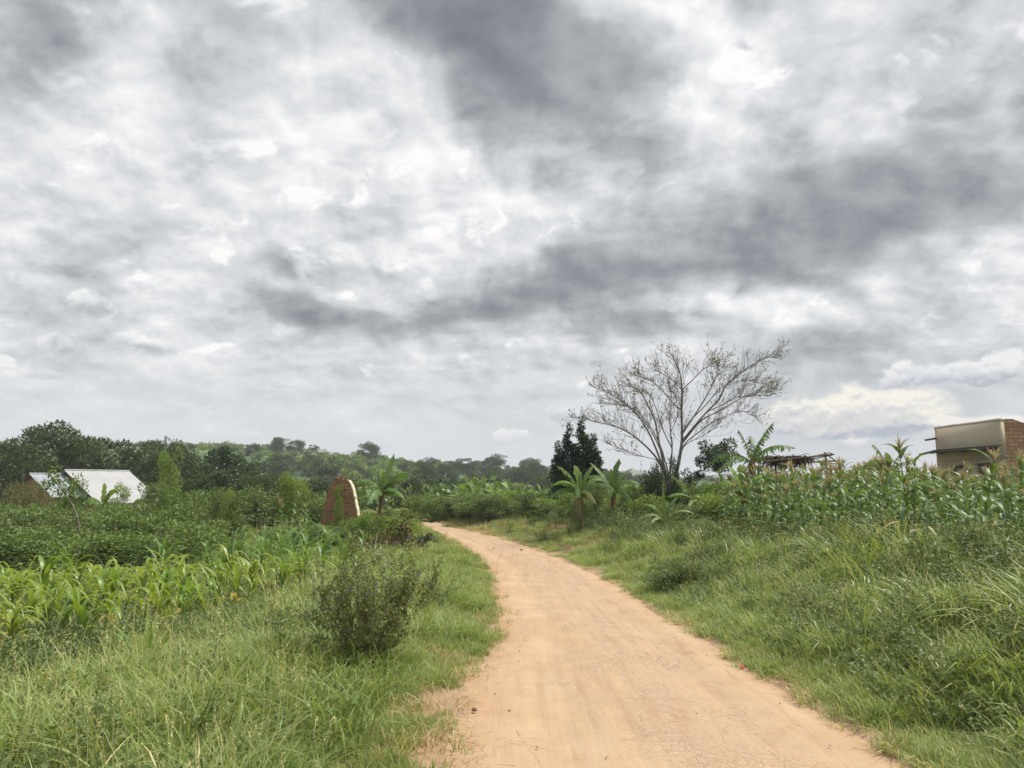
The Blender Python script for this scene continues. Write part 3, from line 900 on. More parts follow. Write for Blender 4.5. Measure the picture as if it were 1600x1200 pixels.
# ------------------------------------------------------------------ maize
def maize_meshes(h, nl, young, seed_dry=.1, blue=False):
    st = MB()
    hs = h * (.50 if young else .92)
    lean = rng.normal(0, .05, 2) * h
    t = np.linspace(0, 1, 6)
    p_ = np.stack([lean[0] * t ** 2, lean[1] * t ** 2, hs * t - .05], 1)
    st.tube(p_, np.linspace(.013, .006, 6) if not young else np.linspace(.013, .008, 6), 6, 0, .4, cap=False)
    lf = MB()
    q = np.linspace(.05, .98, nl) + rng.normal(0, .02, nl)
    base = np.stack([np.interp(q, t, p_[:, i]) for i in range(3)], 1)
    az0 = rng.uniform(0, 6.28)
    az = az0 + np.arange(nl) * math.pi + rng.normal(0, .55, nl)
    if young:
        H = h * rng.uniform(.38, .62, nl); reach = h * rng.uniform(.22, .48, nl); droop = rng.uniform(.35, 1.35, nl); w = rng.uniform(.050, .078, nl)
    else:
        mid = 1 - .5 * np.abs(q - .5)
        H = rng.uniform(.26, .48, nl) * mid * (h / 1.6); reach = rng.uniform(.40, .68, nl) * mid * (h / 1.6); droop = rng.uniform(.6, 1.8, nl); w = rng.uniform(.085, .125, nl) * mid
        H[-2:] *= 1.1; droop[-3:] *= .5; reach[-3:] *= .75
    tint = rng.uniform(.3, .52, nl)
    dry = (q < .35) & (rng.uniform(size=nl) < (.5 if young else .65))
    tint[dry] = rng.uniform(.75, 1.0, dry.sum()); droop[dry] = rng.uniform(1.2, 2.0, dry.sum()); H[dry] *= .7
    lf.ribbons(base, az, H, reach, droop, w, 9, .42, tint, 1.45, .05, 0, 'maize', tiptint=.12 if young else .06)
    ts = None
    if not young:
        ts = MB()
        n = 20
        top = np.repeat(p_[-1:], n, 0); top[:, 2] += rng.uniform(-.01, .012, n)
        ts.ribbons(top, rng.uniform(0, 6.28, n), rng.uniform(.16, .30, n), rng.uniform(.02, .17, n), rng.uniform(0, .4, n), .021, 5, .6, rng.uniform(.3, .9, n), 1.5)
        ts.tube([p_[-1] - [0, 0, .02], p_[-1] + [0, 0, .05]], [.010, .007], 5, 0, .5)
    return st, lf, ts

def maize_proto(kind, i):
    if kind == 'young':
        st, lf, ts = maize_meshes(rng.uniform(.8, 1.05), rng.integers(9, 12), True); ml = M_maize_y
    elif kind == 'mid':
        st, lf, ts = maize_meshes(rng.uniform(1.15, 1.4), rng.integers(9, 12), True); ml = M_maize_m
    else:
        st, lf, ts = maize_meshes(rng.uniform(1.4, 1.65), rng.integers(13, 17), False); ml = M_maize_g
    return (st.mesh(f'maize_stalk_{kind}{i}', M_stalk, True), lf.mesh(f'maize_leaves_{kind}{i}', ml, True), ts.mesh(f'maize_tassel_{kind}{i}', M_tassel) if ts else None)
MZ = {k_: [maize_proto(k_, i) for i in range(7)] for k_ in ('young', 'mid', 'tall')}
MZN = dict(young=0, mid=0, tall=0)
def maize(kind, x, y, label, group, sc=1.0, ts=True):
    a_, b_, c_ = MZ[kind][rng.integers(0, 7)]
    t_ = thing('maize_plant', (x, y, gz(x, y)), label, 'maize plant', group, rng.uniform(0, 6.28), sc)
    t_.rotation_euler[0] = rng.normal(0, .09); t_.rotation_euler[1] = rng.normal(0, .09)
    put('stalk', a_, t_); put('foliage', b_, t_)
    if c_ is not None and ts:
        if rng.uniform() < .62:
            put('tassel', c_, t_)
    MZN[kind] += 1
    return t_

# left: the yellow-green young crop in rows
spots = []
for r_ in np.arange(8.0, 17.4, .70):
    for c_ in np.arange(-13.5, -3.3, .50):
        x_, y_ = c_ + rng.normal(0, .12), r_ + rng.normal(0, .13) + .06 * c_
        if abs(x_) < .70 * y_ + .4 and rng.uniform() < (.80 if y_ > 10 else .72) and x_ < -3.3 - .42 * max(0, 10.6 - y_) - .5 * (vnoise(x_, y_, .6, 77) - .3):
            spots.append((x_, y_))
spots.sort(key=lambda q: q[1])
for px_, Y_ in [(15, 8.2), (62, 8.7), (112, 8.5), (150, 8.1), (186, 8.9), (36, 7.7), (232, 9.2), (330, 9.9), (92, 9.3), (-20, 8.4), (140, 9.6), (285, 9.6)]:
    x_, y_, _z = at(px_, 0, Y_)
    maize('young', x_, y_, 'young yellow-green maize plant without a tassel in the field left of the track', 'young maize in the left field', rng.uniform(.85, 1.08))
for x_, y_ in spots[:158]:
    maize('young', x_, y_, 'young yellow-green maize plant without a tassel in the field left of the track', 'young maize in the left field', rng.uniform(.72, 1.16) * np.interp(y_, [8, 10, 13, 17], [.92, 1.0, 1.14, 1.2]))
MA_extra_young = spots[150:]
# a darker, taller block before the kiln
for r_ in np.arange(16.6, 23.6, .8):
    for c_ in np.arange(-8.0, -3.0, .55):
        x_, y_ = c_ + rng.normal(0, .14), r_ + rng.normal(0, .15)
        px_w = 800 + x_ / y_ * 1200
        if 330 < px_w < 590 and rng.uniform() < .72 - .5 * sstep(540, 590, px_w):
            maize('mid', x_, y_, 'dark green knee-high maize plant without a tassel in the block before the brick kiln', 'darker maize before the kiln', rng.uniform(1.0, 1.32) * (1 - .35 * sstep(500, 590, px_w)))
for px_, Y_ in [(245, 17.5), (262, 18.2), (355, 18.0), (118, 18.3), (418, 26.5), (432, 27), (444, 26.3), (458, 27.4), (478, 26.6), (488, 27.0)]:
    x_, y_, _z = at(px_, 0, Y_)
    if px_ < 400:
        maize('mid', x_, y_, 'tall slim green maize plant rising out of the shorter young maize', 'taller plants among the young maize', 1.15)
    else:
        maize('tall', x_, y_, 'maize plant with a dry tan tassel standing just left of the brick kiln', 'tasselled maize beside the kiln', rng.uniform(1.05, 1.2))
# right: the tall tasselled field
rs = []
for r_ in np.arange(10.6, 33, .70):
    for c_ in np.arange(5.2, 24, .52):
        x_, y_ = c_ + rng.normal(0, .13), r_ + rng.normal(0, .15)
        fx = np.interp(y_, [10, 12, 15, 20, 24, 33], [5.9, 5.4, 5.3, 5.7, 6.5, 8.4])
        if x_ > fx + .5 * (vnoise(x_, y_, .7, 91) - .5) and x_ < .68 * y_ + .8 and rng.uniform() < .86 and not (18.4 < x_ < 24 and y_ > 29):
            rs.append((x_ - fx + .25 * (y_ - 10) * .3, x_, y_))
rs.sort()
for q, x_, y_ in rs[:92]:
    maize('tall', x_, y_, 'dark green tasselled maize plant at the rim of the tall field right of the track', 'tall maize in the right field', rng.uniform(.66, 1.12) * (1 + .16 * sstep(12, 18, y_)))
cm = bpy.data.collections.new('maize_sources')
for i, (a_, b_, c_) in enumerate(MZ['tall']):
    bmz = bpy.data.meshes.new('maize_joined')
    import bmesh
    bm = bmesh.new()
    for k_, q in enumerate((a_, b_, c_)):
        n0 = len(bm.faces)
        bm.from_mesh(q)
        bm.faces.ensure_lookup_table()
        for f in bm.faces[n0:]:
            f.material_index = k_
    bm.to_mesh(bmz); bm.free()
    for q in (M_stalk, M_maize_g, M_tassel):
        bmz.materials.append(q)
    cm.objects.link(bpy.data.objects.new(f'maize{i:02d}', bmz))
rest = np.array([(x_, y_) for _q, x_, y_ in rs[92:]])
print('near', [tuple(round(float(v_), 1) for v_ in q) for q in spots[:40]])
print('maize', MZN, 'rest', len(rest), len(MA_extra_young))
scatter('maize_crop', cm, rest[:, 0], rest[:, 1], rng.uniform(.75, 1.32, len(rest)) * (1 + .12 * sstep(7, 11, rest[:, 0])) * np.where(rest[:, 0] / rest[:, 1] > .5, .86, 1.0), label='deep rows of the tall maize field behind its front plants', tilt=.11)

# ------------------------------------------------------------------ bananas
def banana_leaf(L, Wd, H, reach, droop, torn, tint, roll=0.0, sagw=0.0):
    """one blade with a midrib; torn blades hang in separate strips"""
    n = 44 if torn else 20
    t = np.linspace(0, 1, n + 1)
    cx = reach * t ** 1.2
    cz = H * (t * 1.3 - droop * t ** 2.4)
    w = Wd * .5 * np.clip((t - .06) / .16, 0.03, 1) ** .6 * (1 - np.clip((t - .70) / .30, 0, 1) ** 2.2)
    w = w * (1 + (rng.uniform(size=n + 1) - .75) * .5 * (t > .2))
    w[t < .07] = .012
    mb = MB()
    c = np.stack([cx, 0 * t, cz], 1)
    mb.tube(c, np.linspace(.022, .004, n + 1) * (L / 1.5), 4, 0, .72, cap=False)
    for sgn in (-1, 1):
        if not torn:
            lift = sgn * math.sin(roll)
            out = np.stack([cx + rng.normal(0, .012, n + 1), sgn * w * math.cos(roll), cz + w * (.22 - sagw) + w * lift], 1)
            mid = np.stack([cx, sgn * w * .5 * math.cos(roll), cz + w * (.20 - .3 * sagw) + w * .5 * lift], 1)
            v = np.concatenate([c, mid, out])
            i = np.arange(n)
            f = np.concatenate([np.stack([i, i + 1, n + 2 + i, n + 1 + i], 1), np.stack([n + 1 + i, n + 2 + i, 2 * n + 3 + i, 2 * n + 2 + i], 1)])
            if sgn < 0:
                f = f[:, ::-1]
            mb.add(v, f, 0, tint + rng.normal(0, .02))
        else:
            k_ = 1
            while k_ < n:
                m_ = min(n, k_ + rng.integers(1, 3))
                ww = (w[k_:m_ + 1]) * rng.uniform(.8, 1.05)
                sag = rng.uniform(.25, 1.0)
                o = np.stack([cx[k_:m_ + 1] + rng.uniform(-.02, .08), sgn * ww * (1 - .45 * sag), cz[k_:m_ + 1] - ww * sag * 1.1], 1)
                q = m_ - k_ + 1
                o[0] = o[0] * .8 + o[-1] * .2; o[-1] = o[-1] * .8 + o[0] * .2
                v = np.concatenate([c[k_:m_ + 1], o])
                i = np.arange(q - 1)
                f = np.stack([i, i + 1, q + 1 + i, q + i], 1)
                mb.add(v, f if sgn > 0 else f[:, ::-1], 0, tint + rng.normal(0, .04))
                k_ = m_
    return mb
def banana(px, Y_, top_row, spread_px, label, leaves=8, torn=.35, fresh=False, lean=(0, 0), group=None, stem_frac=.55, angles=None, dead=3, base_drop=0.0):
    x_, y_, z_ = at(px, 0, Y_)
    ztop = EYE[2] + (755 - top_row) / F * Y_
    Ht = max(ztop - z_, 1.0)
    sp = spread_px / F * Y_
    hs = Ht * stem_frac
    t_ = thing('banana_plant', (x_, y_, z_), label, 'banana plant', group)
    tt = np.linspace(0, 1, 8)
    p_ = np.stack([lean[0] * hs * tt ** 1.3, lean[1] * hs * tt ** 1.3, hs * tt - .05], 1)
    MB().tube(p_, np.interp(tt, [0, .15, 1], [.11, .095, .05]) * (Ht / 2.8), 9, 0).build('stem', M_pseudo, t_, True)
    top = p_[-1]
    Lr = Ht - hs
    for k_ in range(leaves):
        f = k_ / max(leaves - 1, 1)          # 0 youngest, upright; 1 oldest, drooping
        L = (.9 + .2 * rng.uniform())
        az = angles[k_] if angles and k_ < len(angles) else k_ * 2.4 + rng.normal(0, .3)
        H = Lr * np.interp(f, [0, .25, .6, 1], [.70, .90, .72, .40]) / .95
        reach = sp * np.interp(f, [0, .2, .6, 1], [.30, .62, 1.02, 1.0]) * L
        droop = np.interp(f, [0, .3, .7, 1], [.22, .45, 1.15, 2.1]) + rng.normal(0, .15)
        tn = rng.uniform() < torn
        mb = banana_leaf(1.5, np.interp(f, [0, .12, .25, 1], [.22, .38, .40, .38]) * (Ht / 2.9) * rng.uniform(.9, 1.15), H, reach, droop, tn, .40 + .08 * rng.normal() + (.10 if f > .8 else 0), rng.choice([-1, 1]) * rng.uniform(.1, .6), .15 + 1.15 * f)
        o = mb.build('leaf', M_banana_l if (fresh and f < .6) or f < .08 else M_banana, t_, not tn)
        o.location = top - np.array([0, 0, .05 * f]); o.rotation_euler = (rng.normal(0, .06), rng.normal(0, .05), az)
    if dead:
        mb = MB()
        n = dead * 3
        b_ = np.repeat(top[None], n, 0) + rng.normal(0, .03, (n, 3)); b_[:, 2] -= rng.uniform(0, .25, n)
        mb.ribbons(b_, rng.uniform(0, 6.28, n), rng.uniform(.1, .25, n), rng.uniform(.10, .32, n) * sp, rng.uniform(3, 7, n), rng.uniform(.05, .13, n), 7, .8, rng.uniform(.3, .8, n), 1.2, .1, 0, 'maize')
        mb.build('dead_leaves', M_husk, t_)
    return t_
banana(589, 30, 718, 46, 'slim banana plant with a bare leaning stem just right of the brick kiln', 9, .15, False, (.12, 0), None, .60, [1.9, .8, 2.6, .1, 3.3, -.3, 3.6, -.5, 4.4])
banana(908, 29.5, 716, 46, 'banana plant with bright fresh leaves and a brown stem before the dark conical tree', 10, .12, True, (-.03, 0), None, .52, [1.5, 2.3, .8, 2.9, .2, 3.3, -.15, 3.0, 4.5, 5.2])
banana(957, 31, 712, 44, 'dark green banana plant right of the bright-leaved one, before the bare tree', 10, .35, False, (0, 0), None, .5, [1.6, 1.9, .9, 2.4, .2, 3.2, -.4, 3.5, 4.4, 5.4])
banana(1036, 25.5, 765, 42, 'low stemless banana plant under the bare tree', 6, .1, False, (0, 0), None, .3, [1.4, .4, 2.7, -.1, 3.3, 3.9], 1)
banana(1083, 28, 738, 48, 'broad-leaved banana plant between the bare tree and the round dark tree', 7, .2, True, (.05, 0), None, .48, [1.5, .3, 2.8, -.1, 3.3, .6, 4.2], 2)
banana(1152, 25.5, 714, 40, 'short banana plant with a leaning brown stem left of the wind-torn one', 8, .2, True, (.16, 0), None, .52, [.9, 1.3, 2.6, .2, 3.2, -.2, 3.6, 5.1], 4)
banana(1172, 28, 655, 72, 'tall banana plant with wind-torn hanging leaves beside the stick shelter', 8, 1.0, False, (.04, 0), None, .60, [2.4, 1.3, .35, .75, 0.05, 2.9, -.25, 3.6], 3)
banana(1392, 27, 688, 40, 'banana plant with one upright pale leaf showing above the maize tassels', 7, .6, True, (0, 0), None, .62, [1.57, 2.4, .5, 2.8, .1, 3.4, -.3], 0)
banana(1330, 29, 715, 34, 'small banana plant showing its leaf tips behind the maize right of the stick shelter', 6, .8, False, (0, 0), None, .66, [.4, 2.6, 1.2, 3.0, -.1, 3.6], 0)
banana(176, 37, 742, 30, 'banana plant with a single upright leaf before the metal roofed house', 4, 0, True, (-.25, 0), None, .52, [2.2, -.05, 3.2, .3], 0)
banana(232, 37.5, 750, 26, 'banana plant with pale raised leaves at the right corner of the metal roof', 5, .2, True, (0, 0), None, .6, [.9, 2.1, .2, 3.0, 4.4], 0)
for px_, Y_, tr in [(742, 50, 757), (770, 52, 755), (793, 47, 760), (812, 50, 752), (830, 48, 758), (846, 52, 754), (862, 47, 756), (878, 50, 752), (688, 50, 766), (716, 54, 762)]:
    banana(px_, Y_, tr, 20, 'small banana plant in the far grove past the bend', 7, .2, rng.uniform() < .5, (rng.normal(0, .05), 0), 'bananas in the far grove', .55, None, 1)
# ------------------------------------------------------------------ trees and bushes
def crown_mb(lumps, leaves_per, size, flat=.7, hollow=.55, tint=(.3, .6), aspect=.5, up=.5):
    mb = MB()
    for (cx, cy, cz, r_) in lumps:
        n = int(leaves_per * (r_ / np.mean([l[3] for l in lumps])) ** 2)
        d_ = rdir(n, .15)
        rr = r_ * (hollow + (1 - hollow) * rng.uniform(0, 1, n) ** .6) * (1 + .18 * np.sin(d_[:, 0] * 7 + cx * 9) * np.sin(d_[:, 1] * 6 + cy * 5))
        c = np.array([cx, cy, cz]) + d_ * rr[:, None] * [1, 1, flat]
        ax = unit(d_ + rng.normal(0, .7, (n, 3)) + [0, 0, up * .3])
        nn = unit(d_ + rng.normal(0, .6, (n, 3)) + [0, 0, up])
        sd = unit(np.cross(nn, ax) + 1e-6)
        mb.leaves(c, ax, sd, size * rng.uniform(.6, 1.3, n), size * aspect * rng.uniform(.7, 1.3, n), .12, rng.uniform(*tint, n))
    return mb
def lumps_round(w, h, n, r0, z0=0.0, peak=1.0, seedr=None):
    out = []
    for _ in range(n):
        d_ = rdir(1, .1)[0]
        q = rng.uniform(.45, .95) ** .6
        out.append((d_[0] * w * .5 * q, d_[1] * w * .5 * q, z0 + h * .5 + d_[2] * h * .42 * q, r0 * rng.uniform(.65, 1.25)))
    return out
def trunk_mb(h, r_, crown_h, spread, n=7):
    mb = MB()
    t = np.linspace(0, 1, 6)
    b0 = rng.normal(0, .04, 2) * h
    p_ = np.stack([b0[0] * t, b0[1] * t, h * t - .2], 1)
    mb.tube(p_, np.linspace(r_ * 1.25, r_ * .7, 6), 7)
    for k_ in range(n):
        az = k_ * 2.4 + rng.normal(0, .3); q = rng.uniform(.55, 1)
        s0 = np.array([b0[0] * q, b0[1] * q, h * q - .2])
        e_ = s0 + np.array([math.cos(az) * spread * rng.uniform(.5, .95), math.sin(az) * spread * rng.uniform(.5, .95), crown_h * rng.uniform(.35, .85)])
        m_ = (s0 + e_) / 2 + [0, 0, crown_h * .06]
        mb.tube([s0, m_, e_], [r_ * .5, r_ * .3, r_ * .1], 5)
    return mb
TREE = {}
def tree_meshes(kind, i):
    """all trees are 10 m tall here and scaled to what stands in the photo"""
    if kind == 'spread':          # wide layered crown
        lp = [(rng.normal(0, 2.8), rng.normal(0, 2.5), rng.uniform(4.2, 8.9), rng.uniform(1.0, 1.7)) for _ in range(24)] + [(rng.normal(0, 3.6), rng.normal(0, 3), rng.uniform(2.2, 5), 1.3) for _ in range(10)]
        cr, tk = crown_mb(lp, 400, .33, .55, .4), trunk_mb(4.5, .26, 4.2, 3.4, 8)
    elif kind == 'round':
        lp = lumps_round(8.0, 9.0, 26, 1.5, 1.1)
        cr, tk = crown_mb(lp, 380, .34, .8, .4), trunk_mb(3.5, .25, 4.5, 2.6)
    elif kind == 'tall':
        lp = [(rng.normal(0, 1.0), rng.normal(0, 1.0), z_, rng.uniform(.9, 1.5) * (1.15 - .4 * z_ / 10)) for z_ in np.linspace(2.2, 9.3, 17)]
        cr, tk = crown_mb(lp, 230, .32, .9, .5), trunk_mb(6, .2, 3, 1.2)
    elif kind == 'flat':
        lp = [(rng.normal(0, 3.0), rng.normal(0, 2.6), rng.uniform(7.6, 9.3), rng.uniform(1.0, 1.5)) for _ in range(14)]
        cr, tk = crown_mb(lp, 200, .32, .45, .4), trunk_mb(5.5, .24, 3.6, 3.0, 8)
    return cr.mesh(f'crown_{kind}{i}', M_tree), tk.mesh(f'trunk_{kind}{i}', M_bark, True)
for k_ in ('spread', 'round', 'tall', 'flat'):
    TREE[k_] = [tree_meshes(k_, i) for i in range(3)]
WIDTH = dict(spread=11.0, round=9.5, tall=5.0, flat=10.0)
def tree(px, Y_, top_row, width_px, kind, label, group=None, mat=None, name='tree', dx=0.0):
    x_, y_, z_ = at(px, 0, Y_)
    x_ += dx
    ztop = EYE[2] + (755 - top_row) / F * Y_
    h = max(ztop - z_, 1.2)
    w = width_px / F * Y_
    t_ = thing(name, (x_, y_, z_), label, 'tree', group, rng.uniform(0, 6.28))
    cr, tk = TREE[kind][rng.integers(0, 3)]
    s_ = (w / WIDTH[kind], w / WIDTH[kind], h / 10.0)
    t_.scale = s_
    o = put('crown', cr, t_)
    if mat:
        o.material_slots[0].link = 'OBJECT'; o.material_slots[0].material = mat
    put('trunk', tk, t_)
    return t_
# near groups on the left
tree(88, 74, 660, 165, 'spread', 'wide dark spreading tree behind the small metal roof, tallest on the left')
tree(190, 80, 679, 150, 'spread', 'broad dark tree right behind the ridge of the larger metal roof')
tree(8, 78, 696, 120, 'round', 'dark rounded tree cut off by the left picture edge')
tree(262, 88, 683, 90, 'round', 'dark tree rising between the metal roof and the bushy group to its right')
tree(-50, 76, 690, 130, 'round', 'dark tree at the far left beside the cut-off rounded tree')
tree(335, 62, 693, 86, 'round', 'tall dark tree left of the open green hillside', mat=M_dark)
tree(372, 66, 706, 70, 'round', 'dark bushy tree standing right beside the tall dark one before the hillside')
tree(300, 57, 716, 62, 'tall', 'narrow dark tree between the metal roof and the tall dark tree')
tree(265, 43, 702, 40, 'tall', 'light yellow-green leaning tree beside the right end of the metal roof', mat=M_lush)
tree(350, 50, 733, 90, 'round', 'dense dark low tree in front of the tall dark tree')
tree(305, 47, 740, 70, 'round', 'deep green low tree right of the metal roof, behind the pale banana leaves')
tree(455, 36, 737, 62, 'round', 'light green bushy tree left of the brick kiln', mat=M_lush)
tree(400, 50, 738, 80, 'round', 'green low tree left of the light bushy one')
tree(430, 72, 737, 80, 'round', 'dark low tree in the hollow below the hillside fields')
tree(520, 62, 746, 90, 'spread', 'flat dark tree right behind the brick kiln')
tree(700, 92, 740, 46, 'round', 'small very dark rounded tree in the hollow above the bend', mat=M_dark)
tree(742, 86, 748, 46, 'round', 'low very dark rounded tree right above the bend', mat=M_dark)
tree(650, 96, 744, 60, 'round', 'grey-green rounded tree above the bend, left of the dark ones')
tree(138, 90, 690, 130, 'round', 'dark tree filling the gap between the two widest crowns on the left')
tree(232, 76, 697, 90, 'round', 'dark tree close behind the right end of the metal roof')
tree(50, 92, 692, 120, 'round', 'dark tree showing between the cut-off tree and the tallest spreading one')
# ridge and far slopes
for px_, tr, wd, kd in [(398, 702, 14, 'round'), (420, 702, 26, 'spread'), (441, 703, 26, 'spread'), (472, 710, 30, 'round'), (474, 705, 14, 'flat'), (500, 711, 18, 'flat'), (514, 714, 20, 'round'), (556, 713, 30, 'spread'), (586, 720, 16, 'tall'), (600, 720, 20, 'round'), (618, 719, 22, 'round'), (636, 721, 18, 'round'), (655, 722, 20, 'round'), (672, 720, 20, 'tall'), (690, 721, 20, 'round'), (712, 716, 24, 'spread'), (733, 727, 20, 'round'), (751, 722, 18, 'flat'), (770, 724, 18, 'tall'), (788, 729, 20, 'round'), (800, 731, 20, 'round'), (810, 726, 7, 'tall'), (816, 728, 7, 'tall'), (838, 731, 22, 'round'), (856, 733, 20, 'round'), (346, 690, 12, 'tall'), (255, 681, 10, 'tall'), (875, 737, 24, 'round'), (980, 742, 26, 'round')]:
    tree(px_, rng.uniform(305, 345), tr + (4 if px_ > 560 else 1), wd, kd, 'far dark tree on the ridge line across the valley', 'trees along the ridge')
for k_ in range(52):
    px_ = rng.uniform(380, 1000)
    Y_ = rng.uniform(95, 290)
    x_, y_, z_ = at(px_, 0, Y_)
    row_g = 755 - (z_ - EYE[2]) / Y_ * F
    h_ = rng.uniform(3.5, 7.5)
    tree(px_, Y_, row_g - h_ / Y_ * F, h_ * rng.uniform(.9, 1.5) / Y_ * F, ['round', 'round', 'spread', 'tall'][rng.integers(0, 4)], 'dark tree in the wooded hollow between the bend and the ridge', 'trees in the hollow')

for k_ in range(46):
    px_ = rng.uniform(545, 890); Y_ = rng.uniform(190, 300)
    tree(px_, Y_, np.interp(px_, [545, 700, 890], [732, 735, 744]) + rng.uniform(-4, 10), rng.uniform(14, 26), ['round', 'round', 'tall', 'spread'][k_ % 4], 'dark tree in the wood covering the slope below the ridge', 'wood on the far slope', M_dark if k_ % 3 == 0 else None)
# shrub and bush prototypes, about 1 m wide and tall
def bush_mb(leafn, size, n=12, up=.5, r0=.22, flat=.9):
    lp = [(rng.normal(0, .24), rng.normal(0, .24), rng.uniform(.15, .85), r0 * rng.uniform(.7, 1.3)) for _ in range(n)]
    mb = crown_mb(lp, leafn, size, flat, .35, (.3, .6), .5, up)
    for _ in range(10):                    # loose shoots above the mass
        b_ = np.array([rng.normal(0, .25), rng.normal(0, .25), .65]); e_ = b_ + [rng.normal(0, .1), rng.normal(0, .1), rng.uniform(.2, .45)]
        m_ = 12; q = rng.uniform(0, 1, m_)[:, None]; ax = rdir(m_, .4)
        mb.leaves(b_ * (1 - q) + e_ * q, ax, perp(ax), size * .9, size * .4, .1, rng.uniform(.4, .65, m_))
    return mb
def stems_mb(n=7, r_=.016):
    mb = MB()
    for k_ in range(n):
        az = rng.uniform(0, 6.28); a_ = rng.uniform(.1, .45)
        mb.tube([[0, 0, -.05], [math.cos(az) * a_ * .4, math.sin(az) * a_ * .4, .4], [math.cos(az) * a_, math.sin(az) * a_, rng.uniform(.6, .9)]], [r_, r_ * .7, r_ * .3], 4)
    return mb
BUSH = [(bush_mb(260, .055).mesh(f'bush_foliage{i}', M_bush), stems_mb().mesh(f'bush_stem{i}', M_twig)) for i in range(6)]
def bush(px, Y_, top_row, width_px, label, group=None, mat=None, name='bush', fix_h=None):
    x_, y_, z_ = at(px, 0, Y_)
    h = fix_h or max(EYE[2] + (755 - top_row) / F * Y_ - z_, .45)
    w = width_px / F * Y_
    t_ = thing(name, (x_, y_, z_), label, 'bush', group, rng.uniform(0, 6.28))
    t_.scale = (w, w, h)
    f_, s_ = BUSH[rng.integers(0, 6)]
    o = put('foliage', f_, t_)
    if mat:
        o.material_slots[0].link = 'OBJECT'; o.material_slots[0].material = mat
    put('stem', s_, t_)
    return t_
# belt behind the young maize
for k_ in range(64):
    Y_ = rng.uniform(20, 40)
    px_ = rng.uniform(-60, 545) if Y_ > 26 else rng.uniform(-60, 310)
    tr = np.interp(Y_, [19, 24, 30, 40], [836, 812, 790, 768]) + rng.normal(0, 13)
    if 470 < px_ < 585 and Y_ < 35:
        tr = max(tr, 822)
    if px_ < 275:
        tr = max(tr, 786 + 8 * rng.uniform())
    bush(px_, Y_, tr, rng.uniform(1.5, 3.0) / Y_ * F, 'green bush in the thick belt behind the young maize', 'bushes behind the young maize', [None, None, M_weed, M_olive if k_ % 4 == 0 else None][k_ % 4])
for k_ in range(9):
    px_ = rng.uniform(20, 500); Y_ = rng.uniform(24, 38)
    tree(px_, Y_, rng.uniform(752, 778), rng.uniform(24, 44), 'tall', 'slim young tree standing up out of the bushes behind the young maize', 'young trees among the bushes', [M_lush, M_bush, M_weed][k_ % 3])
tree(529, 31.5, 756, 17, 'tall', 'thin light green sapling standing right before the brick kiln', None, M_lush)
bush(40, 40, 757, 44, 'yellow-brown bush hiding the brick gable of the lower roof', mat=M_olive)
bush(22, 39, 752, 46, 'loose yellowish bush at the outer corner of the lower roof', mat=M_olive)
bush(62, 38, 752, 40, 'yellowish bush right below the small metal roof', mat=M_olive)
bush(105, 27, 748, 60, 'loose green bush in front of the gap between the two metal roofs', mat=M_bush)
# hedge across the bend
for k_ in range(50):
    px_ = rng.uniform(628, 900)
    Y_ = np.interp(px_, [628, 740, 900], [47, 40, 33]) + rng.uniform(0, 8)
    tr = np.interp(px_, [628, 700, 800, 900], [782, 778, 775, 780]) + rng.normal(0, 5)
    bush(px_, Y_, tr, rng.uniform(1.3, 2.6) / Y_ * F, 'light green bush in the hedge on the outer side of the bend', 'hedge on the outer side of the bend', [None, M_lush, M_weed][k_ % 3])
for k_ in range(16):
    px_ = rng.uniform(555, 632); Y_ = rng.uniform(26, 36)
    bush(px_, Y_, 0, rng.uniform(.7, 1.4) / Y_ * F, 'low green bush on the inner side of the bend near the dead brush', 'bushes on the inner side of the bend', [None, M_lush][k_ % 2], fix_h=rng.uniform(.6, 1.05))
bush(664, 25.0, 0, 26, 'rounded dark green bush at the very edge of the track before the bend', mat=M_dark, fix_h=.55)
for k_ in range(30):
    px_ = rng.uniform(890, 1210); Y_ = rng.uniform(26, 36)
    if 872 < px_ < 985 and Y_ < 31.5:
        Y_ += 5.5
    bush(px_, Y_, 0, rng.uniform(.9, 1.9) / Y_ * F, 'green bush in the overgrown plot around the banana plants', 'bushes among the banana plants', [None, M_lush, M_weed][k_ % 3], fix_h=rng.uniform(.8, 1.5))
for k_ in range(12):
    px_ = rng.uniform(1010, 1150); Y_ = rng.uniform(14, 17)
    bush(px_, Y_, 0, rng.uniform(.6, 1.0) / Y_ * F, 'low leafy bush on top of the grass bank right of the track', 'bushes on the right bank', M_weed, fix_h=rng.uniform(.3, .5))
bush(1030, 29.6, 738, 62, 'dark thicket of climbing leaves wrapped around the foot of the bare tree', mat=M_dark, name='thicket')
bush(1052, 29.4, 712, 30, 'narrow column of dark creeper climbing the right stems of the bare tree', mat=M_dark, name='creeper')
bush(1018, 30.3, 722, 34, 'dark creeper climbing the left stems of the bare tree', mat=M_dark, name='creeper')
for px_, Y_, tr, w_ in [(1600, 13, 850, 90), (1540, 14, 846, 60), (1585, 17, 800, 70)]:
    bush(px_, Y_, tr, w_, 'dark weedy bush before the maize near the right picture edge', 'bushes at the right picture edge', M_weed)

